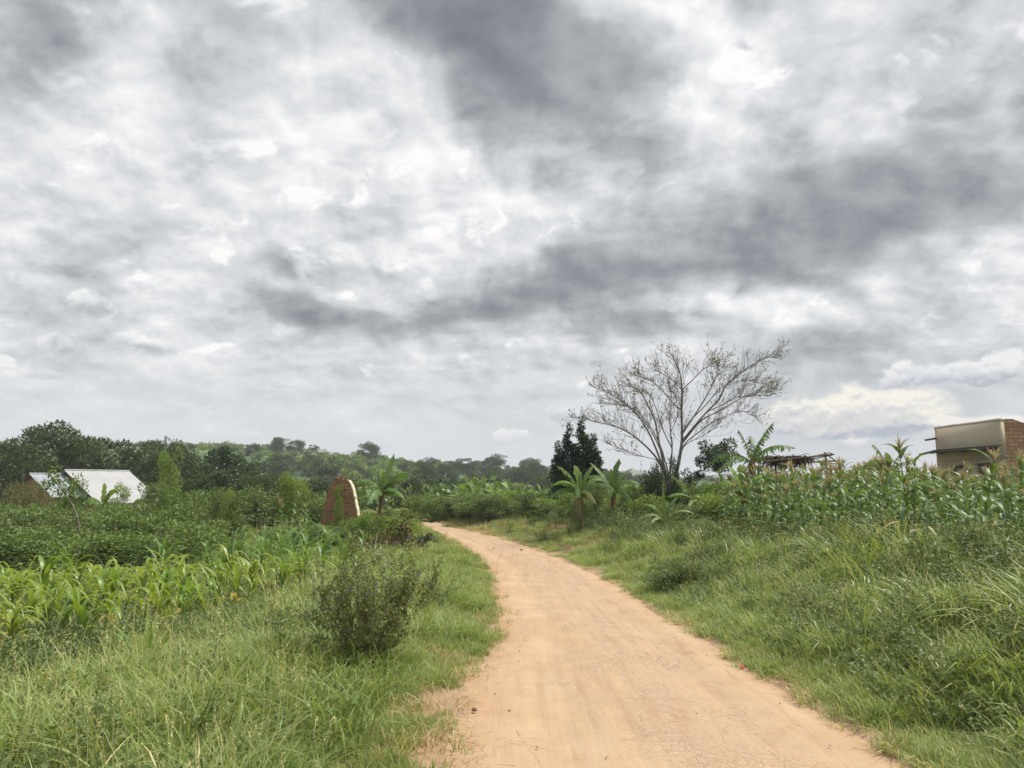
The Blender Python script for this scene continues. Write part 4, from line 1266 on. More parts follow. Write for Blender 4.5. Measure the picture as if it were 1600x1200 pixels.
# the dark conical tree, with two pointed leaders
x_, y_, z_ = at(903, 0, 38)
t_ = thing('conical_tree', (x_, y_, z_), 'dense dark green conical tree with two pointed tips behind the banana plants', 'tree')
zt = 1.7 + 100 / F * 38 - z_
mb = MB(); lp = []
for (ox, top, w0) in [(.20, zt, 1.05), (-.42, zt * .92, .95), (.80, zt * .82, .7), (-.95, zt * .74, .65), (.1, zt * .62, 1.45)]:
    for q in np.linspace(.16, .985, 17):
        rr = w0 * (1 - q) ** .75 * (1.0 if q > .25 else .9)
        for _ in range(2 if q < .8 else 1):
            a_ = rng.uniform(0, 6.28)
            lp.append((ox + math.cos(a_) * rr * .65, math.sin(a_) * rr * .65, top * q, .12 + rr * .32))
crown_mb(lp, 230, .15, 1.3, .15, (.3, .55), .45, 1.2).build('crown', M_dark, t_)
trunk_mb(1.2, .09, 2.5, .6, 5).build('trunk', M_bark, t_)
# round dark tree
x_, y_, z_ = at(1120, 0, 36)
t_ = thing('round_tree', (x_, y_, z_), 'small dark round-headed tree with a gappy crown right of the bare tree', 'tree')
zt = 1.7 + 68 / F * 36 - z_
lp = [(rng.normal(0, .34), rng.normal(0, .4), zt * rng.uniform(.62, .93), rng.uniform(.20, .36)) for _ in range(20)] + [(-.75 + rng.normal(0, .15), 0, zt * rng.uniform(.5, .72), .2) for _ in range(6)] + [(-1.2 + rng.normal(0, .2), 0, zt * rng.uniform(.4, .6), .2) for _ in range(5)]
crown_mb(lp, 110, .13, .9, .3, (.3, .6), .5).build('crown', M_dark, t_)
trunk_mb(zt * .5, .06, zt * .4, .6, 6).build('trunk', M_bark, t_)

# ------------------------------------------------------------------ the bare tree
TB = 30.0
def zp(zx, zy):
    return 1052 + (860 + zx / 4 - 1052) * .90, 800 + (520 + zy / 4 - 800) * .935
limbs = [
 ([(770, 985), (790, 860), (815, 740), (830, 640), (828, 580), (825, 440), (832, 300), (818, 200), (790, 140), (760, 72)], .125, 0.0),
 ([(828, 600), (905, 490), (985, 370), (1030, 290), (1070, 200), (1078, 135)], .06, .8),
 ([(830, 645), (920, 540), (1000, 450), (1090, 370), (1130, 270), (1200, 215), (1320, 130), (1420, 85), (1470, 90)], .065, -.7),
 ([(830, 660), (960, 500), (1100, 440), (1250, 350), (1400, 310), (1450, 295)], .055, .3),
 ([(815, 740), (850, 655), (940, 590), (1040, 520), (1150, 470), (1250, 440), (1340, 490)], .045, 1.2),
 ([(822, 700), (880, 650), (980, 610), (1065, 555)], .03, -1.0),
 ([(832, 300), (900, 240), (970, 170), (1035, 130), (1085, 140)], .035, .5),
 ([(832, 310), (780, 250), (700, 200), (650, 175)], .028, -.4),
 ([(825, 440), (760, 390), (680, 290), (590, 230), (520, 210)], .035, -.9),
 ([(760, 985), (745, 850), (762, 700), (750, 600), (742, 490), (760, 380), (735, 270)], .06, .6),
 ([(752, 960), (700, 800), (668, 650), (640, 500), (600, 420), (550, 330), (510, 290), (430, 278)], .075, .4),
 ([(745, 950), (665, 770), (580, 680), (480, 600), (400, 560), (300, 530), (200, 510), (95, 490)], .07, -.6),
 ([(748, 950), (650, 700), (600, 590), (530, 480), (430, 390), (330, 330), (240, 293)], .065, -1.2),
 ([(740, 880), (690, 700), (620, 560), (520, 440), (400, 400), (300, 395)], .045, 1.1),
 ([(650, 770), (540, 745), (440, 710), (330, 668)], .022, .9),
 ([(720, 800), (640, 620), (560, 500), (480, 430), (340, 365)], .045, -.2),
 ([(762, 700), (690, 560), (640, 400), (600, 325), (560, 310)], .038, .9),
 ([(745, 600), (800, 480), (790, 360), (750, 300)], .025, -.6),
 ([(905, 490), (1000, 400), (1080, 300), (1180, 250), (1300, 235), (1385, 260)], .035, .9),
 ([(1000, 450), (1120, 400), (1200, 350), (1300, 345), (1440, 340)], .03, -1.3),
]
x0, y0, z0 = at(1052, 0, TB)
bt = thing('bare_tree', (x0, y0, z0), 'nearly leafless umbrella-shaped tree with many thin spreading stems, tallest in the scene', 'tree')
trunkm, twigm, leafm = MB(), MB(), MB()
off0 = np.array([x0, y0, z0])
tips = []
def smooth_line(p_, n):
    p_ = np.asarray(p_); t = np.linspace(0, len(p_) - 1, n)
    q = np.stack([np.interp(t, np.arange(len(p_)), p_[:, i]) for i in range(3)], 1)
    for _ in range(2):
        q[1:-1] = (q[:-2] + 2 * q[1:-1] + q[2:]) / 4
    return q
def twig(p0, d0, L, r_, depth):
    n = 5
    pts = [p0]; d_ = d0
    for k_ in range(n):
        d_ = unit(d_ + rng.normal(0, .16, 3) + np.array([0, 0, .07]))
        pts.append(pts[-1] + d_ * L / n)
    pts = np.array(pts)
    twigm.tube(pts, np.linspace(r_, r_ * .4, n + 1), 3, cap=False)
    if depth:
        for k_ in range(2, n + 1):
            if rng.uniform() < .62:
                twig(pts[k_], unit(d_ + rng.normal(0, .5, 3) + [0, 0, .1]), L * rng.uniform(.3, .55), r_ * .65, depth - 1)
    else:
        m_ = rng.integers(2, 7)
        if rng.uniform() < .42:
            ax = rdir(m_, -.2)
            c = pts[rng.integers(2, n + 1, m_)]
            leafm.leaves(c, ax, perp(ax), .058, .030, .1, rng.uniform(.3, .85, m_))
for li, (pl, r_, dep) in enumerate(limbs):
    m_ = len(pl)
    pw = []
    for k_, (zx, zy) in enumerate(pl):
        q = k_ / (m_ - 1)
        qx, qy = zp(zx, zy)
        pw.append(pt(qx, qy, TB + dep * q * 1.4) - off0)
    P_ = smooth_line(pw, 4 * m_)
    if li in (0, 9, 10, 11, 12):
        P_[0][2] = -.1
    (trunkm if li == 0 else twigm if r_ < .03 else trunkm).tube(P_, np.linspace(r_, .010, len(P_)) * .66, 6, cap=False)
    nt = len(P_)
    for k_ in range(int(nt * .30), nt):
        for _ in range(3 if k_ > nt * .5 else 2):
            if rng.uniform() < .74:
                d_ = unit(P_[min(k_ + 1, nt - 1)] - P_[k_ - 1])
                sd = rng.normal(0, 1, 3); sd[1] *= 1.2
                d2 = unit(d_ + .78 * unit(sd) + [0, 0, .22])
                twig(P_[k_], d2, rng.uniform(.45, 1.25) * (1.1 - .5 * k_ / nt), .0085, 2 if rng.uniform() < .7 else 1)
    for _ in range(2):
        twig(P_[-1], unit(P_[-1] - P_[-3]), .35, .008, 1)
trunkm.build('trunk', M_bark, bt, True)
twigm.build('twigs', M_twig, bt)
leafm.build('foliage', M_olive, bt)
# bushes of scrub over the far hillside: one mass nobody could count
cs = bpy.data.collections.new('scrub_sources')
for i in range(5):
    lp = [(rng.normal(0, .5), rng.normal(0, .5), rng.uniform(.2, .8), rng.uniform(.35, .6)) for _ in range(6)]
    src(f'scrub{i:02d}', crown_mb(lp, 40, .34, .8, .5), [M_tree, M_bush, M_bush, M_lush, M_bush][i], cs)
n = 5200
Y_ = 75 * (350 / 75) ** rng.uniform(0, 1, n)
x = rng.uniform(-.78, .45, n) * Y_
cl = vnoise(x, Y_, .03, 11) * .6 + vnoise(x, Y_, .1, 12) * .4
keep = cl > np.where(Y_ > 170, .53, .44)
scatter('hillside_scrub', cs, x[keep], Y_[keep], rng.uniform(.9, 2.2, keep.sum()) * (1 + .4 * (Y_[keep] < 200)), label='scrub and small trees covering the far hillside and hollow')
# ------------------------------------------------------------------ built things
def brick_mat(name, c1, c2, mortar, scale, bump=.5):
    m_, N, out = new_mat(name)
    tcn = N.node('ShaderNodeTexCoord')
    uvm = N.node('ShaderNodeMapping'); uvm.inputs['Rotation'].default_value = (math.pi / 2, 0, 0)
    N.l.new(tcn.outputs['Object'], uvm.inputs[0])
    nz, nc_ = N.noise(uvm.outputs[0], 5, 3, .5)
    w = N.node('ShaderNodeVectorMath', operation='MULTIPLY_ADD')
    N.l.new(nc_, w.inputs[0]); w.inputs[1].default_value = (.03, .03, 0); N.l.new(uvm.outputs[0], w.inputs[2])
    b_ = N.node('ShaderNodeTexBrick')
    b_.inputs['Scale'].default_value = scale
    b_.inputs['Mortar Size'].default_value = .022
    b_.inputs['Mortar Smooth'].default_value = .3
    b_.inputs['Bias'].default_value = 0
    b_.inputs['Brick Width'].default_value = .26 * 2
    b_.inputs['Row Height'].default_value = .105 * 2
    b_.inputs['Color1'].default_value = (*c1, 1); b_.inputs['Color2'].default_value = (*c2, 1); b_.inputs['Mortar'].default_value = (*mortar, 1)
    N.l.new(w.outputs[0], b_.inputs['Vector'])
    d_, _ = N.noise(uvm.outputs[0], 3, 5, .6)
    col = N.mix(N.smooth(d_, .35, .7, 0, .45), b_.outputs['Color'], tuple(c * .55 for c in c1))
    p = N.node('ShaderNodeBsdfPrincipled')
    N.put(p.inputs['Base Color'], col); p.inputs['Roughness'].default_value = .92; p.inputs['Specular IOR Level'].default_value = .15
    bm_ = N.node('ShaderNodeBump'); bm_.inputs['Strength'].default_value = bump; bm_.inputs['Distance'].default_value = .02
    N.put(bm_.inputs['Height'], N.sub(N.mul(d_, .6), b_.outputs['Fac']))
    N.l.new(bm_.outputs[0], p.inputs['Normal']); N.l.new(p.outputs[0], out.inputs[0])
    return m_
M_brick = brick_mat('rough_clay_brick', (.46, .30, .185), (.33, .195, .115), (.20, .135, .09), 1.42)
M_brick_d = brick_mat('dark_kiln_brick', (.36, .20, .115), (.26, .14, .082), (.19, .115, .07), 2.2, .5)
M_plaster = plain_mat('beige_render', (.42, .362, .262), (.46, .395, .285), .7, .9, .2)
M_cap = plain_mat('pale_cement_coping', (.52, .47, .38), (.58, .53, .45), 6, .9, .3)
M_cream = plain_mat('cream_mud_plaster', (.60, .52, .36), (.72, .65, .48), 5, .9, .5)
M_roof = plain_mat('galvanised_roof_sheet', (.31, .315, .315), (.37, .37, .37), 1.5, .65, .05, metal=.0, spec=.3)
M_roof_b = plain_mat('bluish_roof_sheet', (.24, .27, .30), (.31, .34, .365), 1.5, .6, .05, spec=.3)
M_roof_d = plain_mat('old_dark_roof_sheet', (.030, .026, .023), (.06, .05, .042), 5, .7, .2)
M_wood = plain_mat('weathered_pole', (.085, .062, .045), (.17, .13, .10), 18, .9, .5, stretch=(1, 1, .3))
M_thatch = plain_mat('dark_thatch', (.035, .026, .018), (.085, .06, .04), 14, .95, .8)

def prism(outline, depth_vec, mb=None, mats=(0, 1)):
    """solid from a planar outline (list of 3-D points) pushed along depth_vec"""
    mb = mb or MB()
    o = np.asarray(outline, float); n = len(o); d_ = np.asarray(depth_vec, float)
    v = np.concatenate([o, o + d_])
    mb.add(v, [list(range(n))], mats[0]); mb.add(v, [list(range(2 * n - 1, n - 1, -1))], mats[0])
    i = np.arange(n); j = (i + 1) % n
    mb.add(v, np.stack([j, i, i + n, j + n], 1), mats[1])
    return mb
def sheet(c00, c10, c11, c01, mb, waves, amp, nu=None, nv=6, thick=.012):
    """corrugated metal sheet between four corners: waves across u, ribs run along v"""
    nu = nu or waves * 6
    uu, vv = np.meshgrid(np.linspace(0, 1, nu + 1), np.linspace(0, 1, nv + 1), indexing='ij')
    c00, c10, c11, c01 = (np.asarray(q, float) for q in (c00, c10, c11, c01))
    P_ = (c00 * ((1 - uu) * (1 - vv))[..., None] + c10 * (uu * (1 - vv))[..., None] + c11 * (uu * vv)[..., None] + c01 * ((1 - uu) * vv)[..., None])
    nrm = unit(np.cross(c10 - c00, c01 - c00)[None])[0]
    if nrm[2] < 0:
        nrm = -nrm
    P1 = P_ + nrm * (amp * np.sin(uu * waves * 2 * math.pi))[..., None]
    P2 = P1 - nrm * thick
    for Q, fl in ((P1, 0), (P2, 1)):
        ii = np.arange(Q[..., 0].size).reshape(nu + 1, nv + 1)
        f = np.stack([ii[:-1, :-1], ii[1:, :-1], ii[1:, 1:], ii[:-1, 1:]], -1).reshape(-1, 4)
        mb.add(Q.reshape(-1, 3), f if not fl else f[:, ::-1])
    return mb

# --- unfinished shop on the right: plastered front towards the track, raw brick flank, lean-to canopy
def rel(p_, o):
    return np.asarray(p_, float) - np.asarray(o, float)
Xf = 19.05; Y1, Y2 = 30.0, 34.6
zg = gz(Xf, Y1)
zt1, zt2 = 1.7 + 100 / F * Y1, 1.7 + 87 / F * Y2
zt = (zt1 + zt2) / 2 + .02
O = np.array([Xf, Y1, zg])
shop = thing('shop_building', O, 'beige plastered building with a raw brick flank and parapet at the right picture edge', 'building')
H_ = zt - zg
L_ = Y2 - Y1
Dp = 7.0
def wallbox(name, x0, x1, y0, y1, z0, z1, m_, parent=shop):
    return MB().box(((x0 + x1) / 2, (y0 + y1) / 2, (z0 + z1) / 2), (x1 - x0, y1 - y0, z1 - z0)).build(name, m_, parent)
wf = MB()
wf.box((.1, L_ / 2, (H_ + 1.0) / 2 + 1.2), (.2, L_ - .004, H_ - 1.0 - 1.4 - .0))
fw = MB()
hz = zt - zg
# front wall with a door and two shuttered openings
def wall_with_holes(mb, y0, y1, z0, z1, holes, x0=0.0, th=.2):
    ysl = sorted({y0, y1, *[h[0] for h in holes], *[h[1] for h in holes]}); zsl = sorted({z0, z1, *[h[2] for h in holes], *[h[3] for h in holes]})
    for a_, b_ in zip(ysl[:-1], ysl[1:]):
        run = None
        for c_, d_ in zip(zsl[:-1], zsl[1:]):
            if any(h[0] <= (a_ + b_) / 2 <= h[1] and h[2] <= (c_ + d_) / 2 <= h[3] for h in holes):
                continue
            mb.box((x0 + th / 2, (a_ + b_) / 2, (c_ + d_) / 2), (th, b_ - a_, d_ - c_))
fw.box((.1, L_ / 2, (2.15 + hz - .10) / 2), (.2, L_, hz - .10 - 2.15))
wall_with_holes(fw, 0.0, L_, -.3, 2.15, [(.7, 1.7, -.3, 2.05), (2.6, 3.7, .9, 2.0)])
fw.build('front_wall', M_plaster, shop)
cop = MB()
tq = np.linspace(0, L_ + .04, 9)
for a_, b_ in zip(tq[:-1], tq[1:]):
    cop.box((.1, (a_ + b_) / 2 - .02, hz - .055 + rng.normal(0, .004)), (.235, b_ - a_ - .001, .09))
cop.build('coping', M_cap, shop)
# flank facing the camera: brick, top stepping down towards the back
fl = MB()
fl.add([[.203, 0.0, -.3], [Dp, 0.0, -.3], [Dp, 0.0, hz - 1.45], [.9, 0, hz - .16], [.55, 0, hz - .03], [.203, 0, hz - .03],
        [.203, .22, -.3], [Dp, .22, -.3], [Dp, .22, hz - 1.45], [.9, .22, hz - .16], [.55, .22, hz - .03], [.203, .22, hz - .03]],
       [[0, 1, 2, 3, 4, 5], [11, 10, 9, 8, 7, 6]]).add([[0, 0, 0]] * 0 or np.zeros((0, 3)), np.zeros((0, 4), int))
fl.add([[.203, 0, hz - .03], [.55, 0, hz - .03], [.9, 0, hz - .16], [Dp, 0, hz - 1.45], [.203, .22, hz - .03], [.55, .22, hz - .03], [.9, .22, hz - .16], [Dp, .22, hz - 1.45]], [[0, 1, 5, 4], [1, 2, 6, 5], [2, 3, 7, 6]])
fl.build('brick_flank', M_brick, shop)
wallbox('far_wall', .203, Dp, L_ - .22, L_ - .002, -.3, hz - 1.45, M_brick)
wallbox('back_wall', Dp - .2, Dp - .002, .223, L_ - .223, -.3, hz - 1.46, M_brick)
rb = MB(); sheet((.203, .225, hz - .45), (.203, L_ - .225, hz - .45), (Dp - .21, L_ - .225, hz - 1.5), (Dp - .21, .225, hz - 1.5), rb, 30, .02)
rb.build('roof', M_roof, shop)
dr = MB().box((.11, 1.2, .88), (.05, .98, 2.33)); dr.build('door', M_wood, shop)
wd = MB().box((.11, 3.15, 1.45), (.05, 1.08, 1.08)); wd.build('window_shutter', M_wood, shop)
cn = MB()
zc1 = 1.7 + 55 / F * Y1 - zg
sheet((.0, -.15, zc1 + .10), (.0, L_ + .2, zc1 + .10), (-.62, L_ + .35, zc1 - .06), (-.62, -.05, zc1 - .06), cn, 26, .022)
can = cn.build('canopy', M_roof_d, shop)
for yy in (.1, L_ * .36, L_ * .7, L_ + .15):
    MB().tube([[0, yy, zc1 + .03], [-.64, yy + .03, zc1 - .13]], [.03, .03], 6).build('rafter', M_wood, can)
MB().tube([[.05, L_ - .1, hz - .52], [-.45, L_ + .05, hz - .60]], [.05, .045], 7).build('roof_beam', M_wood, shop)

# --- house with galvanised roofs, left
r_ = np.array([.5, .866, 0]); d_ = np.array([.866, -.5, 0])
A0 = np.array([-25.3, 44.0, 2.43])
hg = gz(-24, 43.5)
house = thing('metal_roofed_house', (A0[0], A0[1], hg), 'low house half hidden in bushes under two pale grey metal roofs', 'house')
HO = np.array([A0[0], A0[1], hg])
def gable_house(A, Lr, sl, drop, names):
    B = A + r_ * Lr
    up_ = np.array([0, 0, 1.0])
    e1, e2 = A + d_ * sl - up_ * drop, B + d_ * sl - up_ * drop
    f1, f2 = A - d_ * sl - up_ * drop, B - d_ * sl - up_ * drop
    ov = r_ * .18
    mb = MB()
    sheet(A - ov - HO, B + ov - HO, e2 + ov + (d_ * .2 - up_ * .2 * drop / sl) - HO, e1 - ov + (d_ * .2 - up_ * .2 * drop / sl) - HO, mb, int(Lr * 5), .009, nv=5)
    sheet(A - ov - HO, B + ov - HO, f2 + ov - HO, f1 - ov - HO, mb, int(Lr * 5), .009, nv=5)
    mb.build(names[0], M_roof if names[0] == 'roof' else M_roof_b, house)
    w = MB()
    base = hg - .3
    s_ = .06
    for P_, sg in ((A, 1), (B, -1)):
        P_ = P_ + r_ * sg * .1 - up_ * s_
        o = [P_, P_ + d_ * sl * .97 - up_ * drop * .97, np.array([*(P_ + d_ * sl * .97)[:2], base]), np.array([*(P_ - d_ * sl * .97)[:2], base]), P_ - d_ * sl * .97 - up_ * drop * .97]
        prism([q - HO for q in o], r_ * .2 * sg, w, (0, 0))
    for sg in (1, -1):
        q1 = A + d_ * sl * .96 * sg + r_ * .31; q2 = B + d_ * sl * .96 * sg - r_ * .31
        zt_ = A[2] - drop * .96 - s_
        o = [np.array([q1[0], q1[1], base]), np.array([q2[0], q2[1], base]), np.array([q2[0], q2[1], zt_]), np.array([q1[0], q1[1], zt_])]
        prism([q - HO for q in o], -d_ * .2 * sg, w, (0, 0))
    w.build(names[1], M_brick, house)
    MB().tube([A - ov - HO + [0, 0, .02], B + ov - HO + [0, 0, .02]], [.05, .05], 6).build('ridge_cap', M_roof, house)
gable_house(A0, 3.6, 3.25, 1.73, ('roof', 'brick_wall'))
gable_house(A0 - r_ * 1.75 - d_ * .30 - np.array([0, 0, .22]), 1.55, 2.2, 1.16, ('extension_roof', 'extension_wall'))

# --- brick kiln
kx, ky, kz = at(531, 0, 34)
kiln = thing('brick_kiln', (kx, ky, kz), 'dark brown domed brick kiln with a pale cream plastered side, behind the maize', 'kiln')
KO = np.array([kx, ky, kz])
prof = [(498, 846), (501, 825), (504, 808), (508, 788), (513, 768), (518, 754), (525, 748), (535, 747), (544, 748), (549, 756), (553, 768), (556, 785), (559, 802), (561, 825), (563, 846)]
_pr = np.array(prof, float); _t = np.linspace(0, len(prof) - 1, 57)
prof = [(np.interp(q, range(len(prof)), _pr[:, 0]) + rng.normal(0, .28), np.interp(q, range(len(prof)), _pr[:, 1]) + rng.normal(0, .2)) for q in _t]
front = [pt(a_, b_, 34) - KO for a_, b_ in prof]
inner = [q + np.array([0, 0, 0]) for q in front]
body = MB()
fr = np.array(front); cen = fr.mean(0)
small = cen + (fr - cen) * [.985, 1, .985]; small[:, 2] = np.minimum(small[:, 2], fr[:, 2] - .03); small[[0, -1], 2] = -.1
prism([tuple(q) for q in small + [-.03, -.03, 0]], (0, .45, 0), body, (0, 0))
body.build('brick_core', M_brick_d, kiln)
shell = MB()
nP = len(fr)
for Q0, Q1 in ((fr, small),):
    for k_ in range(33, nP - 1):
        a0, a1, b0, b1 = Q0[k_], Q0[k_ + 1], Q1[k_] + [-.03, 0, 0], Q1[k_ + 1] + [-.03, 0, 0]
        D_ = np.array([0, .47, 0])
        v = np.array([a0, a1, b1, b0, a0 + D_, a1 + D_, b1 + D_, b0 + D_])
        v[:, 1] -= .012
        shell.add(v, [[3, 2, 1, 0], [4, 5, 6, 7], [0, 1, 5, 4]])
shell.build('plaster_shell', M_cream, kiln)
lb = MB()
for _ in range(46):
    k_ = rng.uniform(.1, .9); q = small[0] * (1 - k_) + small[-1] * k_
    zz_ = rng.uniform(.5, 2.55); wdt = np.interp(zz_, [0, 2.7], [.88, .33])
    lb.box((rng.uniform(-.72, .62) * wdt, .0, zz_), (rng.uniform(.18, .25), rng.uniform(.05, .12), .085), rng.normal(0, .08))
lb.build('loose_brick', M_brick_d, kiln)['kind'] = 'stuff'
gx_, gy_, gz_ = at(546, 0, 34.3)
mb = MB(); mb.ribbons(np.array([[0, 0, 0], [.0, .02, 0.]]), [.1, .2], [.28, .1], [.5, .2], [.6, .4], .06, 8, .3, .4, 1.3, 0, 0, 'maize')
o = mb.build('leafy_sprig', M_banana); o.location = KO + fr[31] + [0, .3, -.04]
tag(o, 'single dark leaf sprouting from the top of the brick kiln', 'plant')

# --- stick shelter
SO = np.array(at(1250, 0, 27.5))
shel = thing('stick_shelter', SO, 'ramshackle pole shelter with a dark thatch heap behind the tall maize', 'shelter')
def sp(px, py, Y_):
    return pt(px, py + 5, Y_) - SO
for a_, b_, yy in [((1258, 712), 1262, 27), ((1200, 716), 1202, 27.2), ((1290, 712), 1292, 29), ((1212, 712), 1214, 29.5)]:
    top_ = sp(*a_, yy); bot = np.array(at(b_, 0, yy)) - SO - [0, 0, .1]
    m_ = (top_ + bot) / 2 + [rng.normal(0, .06), 0, 0]
    MB().tube(smooth_line([top_ + [0, 0, .1], m_, bot], 8), np.linspace(.035, .06, 8), 6).build('post', M_wood, shel, True)
for a_, b_, ya, yb, rr in [((1196, 716), (1303, 705), 27, 27, .03), ((1200, 722), (1310, 715), 29.5, 29.3, .03), ((1222, 718), (1290, 704), 27, 29.5, .025), ((1205, 713), (1262, 717), 29, 27, .025), ((1262, 716), (1312, 720), 27, 29, .022), ((1288, 702), (1314, 722), 27, 27.4, .022), ((1248, 706), (1252, 722), 27.1, 27.3, .02), ((1292, 703), (1300, 704), 27, 27, .018), ((1228, 722), (1300, 706), 28, 28, .022)]:
    A_, B_ = sp(*a_, ya), sp(*b_, yb)
    MB().tube(smooth_line([A_, (A_ + B_) / 2 + [0, 0, rng.normal(0, .04)], B_], 6), [rr] * 6, 5).build('rail', M_wood, shel, True)
th_ = MB()
n = 700
b0 = np.stack([sp(1218, 716, 28)[0] + rng.uniform(-.55, .95, n), sp(1218, 716, 28)[1] + rng.uniform(-.9, .9, n), sp(1218, 712, 28)[2] + rng.normal(0, .05, n)], 1)
th_.ribbons(b0, rng.uniform(0, 6.28, n), rng.uniform(.02, .08, n), rng.uniform(.1, .4, n), rng.uniform(2, 8, n), rng.uniform(.04, .09, n), 5, .4, rng.uniform(.1, .6, n), 1.2, 0, 0, 'maize')
th_.build('thatch', M_thatch, shel)

# --- far houses over the bend
for px_, Y_, c_ in [(812, 255, 'first'), (826, 262, 'x'), (848, 240, 'y')]:
    x_, y_, z_ = at(px_, 0, Y_)
    zt_ = 1.7 + (755 - 738) / F * Y_
    zb = max(z_, zt_ - 4)
    lab = {'first': 'tiny pale far house left of two others above the bend', 'x': 'tiny far house in the middle of three above the bend', 'y': 'tiny far house nearest the dark conical tree, above the bend'}[c_]
    t_ = thing('far_house', (x_, y_, z_), lab, 'house', None, .4)
    h_ = zt_ - z_
    MB().box((0, 0, h_ * .33), (4.2, 3.6, h_ * .66)).build('wall', M_cap, t_)
    rf_ = MB(); o = [(-2.5, -2.2, h_ * .66 + .01), (2.5, -2.2, h_ * .66 + .01), (0, -2.2, h_)]
    prism(o, (0, 4.4, 0), rf_, (0, 0)); rf_.build('roof', M_brick, t_)

# --- small things
# leaning dead sapling
sx = np.array(at(129, 0, 21)); 
sap = thing('leaning_sapling', sx, 'thin bare leaning sapling with a small leafy top before the metal roofs', 'sapling')
pl = smooth_line([np.array([0, 0, -.1]), pt(126, 840, 21) - sx, pt(122, 810, 21) - sx, pt(112, 785, 21) - sx, pt(92, 758, 21) - sx, pt(74, 738, 21) - sx], 16)
MB().tube(pl, np.linspace(.03, .012, 16), 6).build('stem', M_bark, sap, True)
mb = MB()
for _ in range(20):
    c0 = pl[rng.integers(10, 15)] + rng.normal(0, 1, 3) * [.20, .2, .12] + [.12, 0, -.02]
    ax = rdir(14, .2); mb.leaves(c0 + rng.normal(0, .07, (14, 3)), ax, perp(ax), .11, .05, .1, rng.uniform(.3, .6, 14))
mb.build('foliage', M_bush, sap)
# wire fence behind the young maize
fx = np.array(at(150, 0, 21.6))
fen = thing('wire_fence', fx, 'two sagging wires on thin crooked sticks behind the young maize', 'fence')
posts = []
for px_, hgt in [(-40, 1.25), (183, 1.45), (408, 1.3), (470, 1.2)]:
    q = np.array(at(px_, 0, 21.6 + (px_ - 150) * .006)) - fx
    posts.append((q, hgt))
    MB().tube(smooth_line([q - [0, 0, .1], q + [.02, 0, hgt * .5], q + [rng.normal(0, .06), 0, hgt]], 6), [.025] * 6, 6).build('post', M_wood, fen, True)
for lv in (.72, .95):
    w = MB()
    for (a_, ha), (b_, hb) in zip(posts[:-1], posts[1:]):
        t = np.linspace(0, 1, 10)[:, None]
        w.tube((a_ + [0, 0, ha * lv]) * (1 - t) + (b_ + [0, 0, hb * lv]) * t - np.array([0, 0, .08]) * 4 * t * (1 - t), .004, 4, cap=False)
    w.build('wire', M_wood, fen)
# dead brush heap
bx = np.array(at(610, 0, 23.5))
br = thing('dead_brush_pile', bx, 'heap of brown dead branches and leaves on the grass left of the bend', 'brush pile')
mb, tw = MB(), MB()
n = 900
u_ = rng.normal(0, 1, (n, 3))
c0 = u_ * [.55, .35, .16]; c0[:, 2] = np.abs(c0[:, 2]) * np.exp(-(c0[:, 0] / 1.0) ** 2) * 2.0 + .12
c0[:160] = rng.normal(0, 1, (160, 3)) * [.10, .1, .28] + [.42, 0, .75]
ax = rdir(n, .1)
mb.leaves(c0, ax, perp(ax), rng.uniform(.10, .26, n), rng.uniform(.03, .07, n), .2, rng.uniform(.1, .8, n))
mb.build('dead_leaves', M_deadbrush, br)
for _ in range(60):
    c_ = rng.normal(0, 1, 3) * [.6, .3, .1] + [0, 0, .25]; e_ = c_ + rdir(1, .5)[0] * rng.uniform(.25, .6)
    tw.tube([c_, (c_ + e_) / 2 + rng.normal(0, .04, 3), e_], [.012, .009, .004], 4)
tw.build('branches', M_twig, br)

M_shrub = leaf_mat('olive_shrub_leaf', (0.095, 0.125, 0.040), (0.135, 0.165, 0.055), (0.22, 0.22, 0.10), 0.3, 0.55, 0.3, 2.0, 0.2, gain=1.5)
# the shrub beside the track, fan-shaped with thin woody stems
rng = np.random.default_rng(23)
s0 = np.array(at(584, 0, 6.9))
sh = thing('woody_shrub', s0, 'fan-shaped thin-stemmed shrub with tiny leaves beside the track in the foreground', 'shrub')
tw, lf, fl_ = MB(), MB(), MB()
def sbr(p0, d0, L, r0, depth):
    n = 6; pts = [p0]; d_ = d0
    for k_ in range(n):
        d_ = unit(d_ + rng.normal(0, .12, 3) + [0, 0, .04]); pts.append(pts[-1] + d_ * L / n)
    pts = np.array(pts)
    tw.tube(pts, np.linspace(r0, r0 * .35, n + 1), 4, cap=False)
    m_ = 15 if depth == 0 else 8
    q = rng.uniform(.25 if depth else .1, 1, m_) * n
    c_ = np.stack([np.interp(q, np.arange(n + 1), pts[:, i]) for i in range(3)], 1)
    ax = rdir(m_, .15)
    lf.leaves(c_ + ax * .008, ax, perp(ax), rng.uniform(.018, .034, m_), rng.uniform(.011, .018, m_), .12, rng.uniform(.25, .65, m_))
    if depth:
        for k_ in range(1, n + 1):
            for _ in range(2):
                if rng.uniform() < .62:
                    sbr(pts[k_], unit(d_ + rng.normal(0, .5, 3)), L * rng.uniform(.3, .55), r0 * .5, depth - 1)
    elif rng.uniform() < .10:
        ax = rdir(9, 1.0); fl_.leaves(pts[-1] + rng.normal(0, .008, (9, 3)) + [0, 0, .02], ax, perp(ax), .014, .010, .1, .5)
for k_ in range(13):
    a_ = np.interp(k_, [0, 12], [-.52, .56]) + rng.normal(0, .06)
    sbr(np.array([rng.normal(0, .05), rng.normal(0, .06), -.03]), unit(np.array([a_, rng.normal(0, .3), 1.0])), rng.uniform(.74, 1.0) * (1 - .25 * abs(a_)), .007, 2)
tw.build('stem', M_twig, sh); lf.build('foliage', M_shrub, sh); fl_.build('flowers', M_purple, sh)
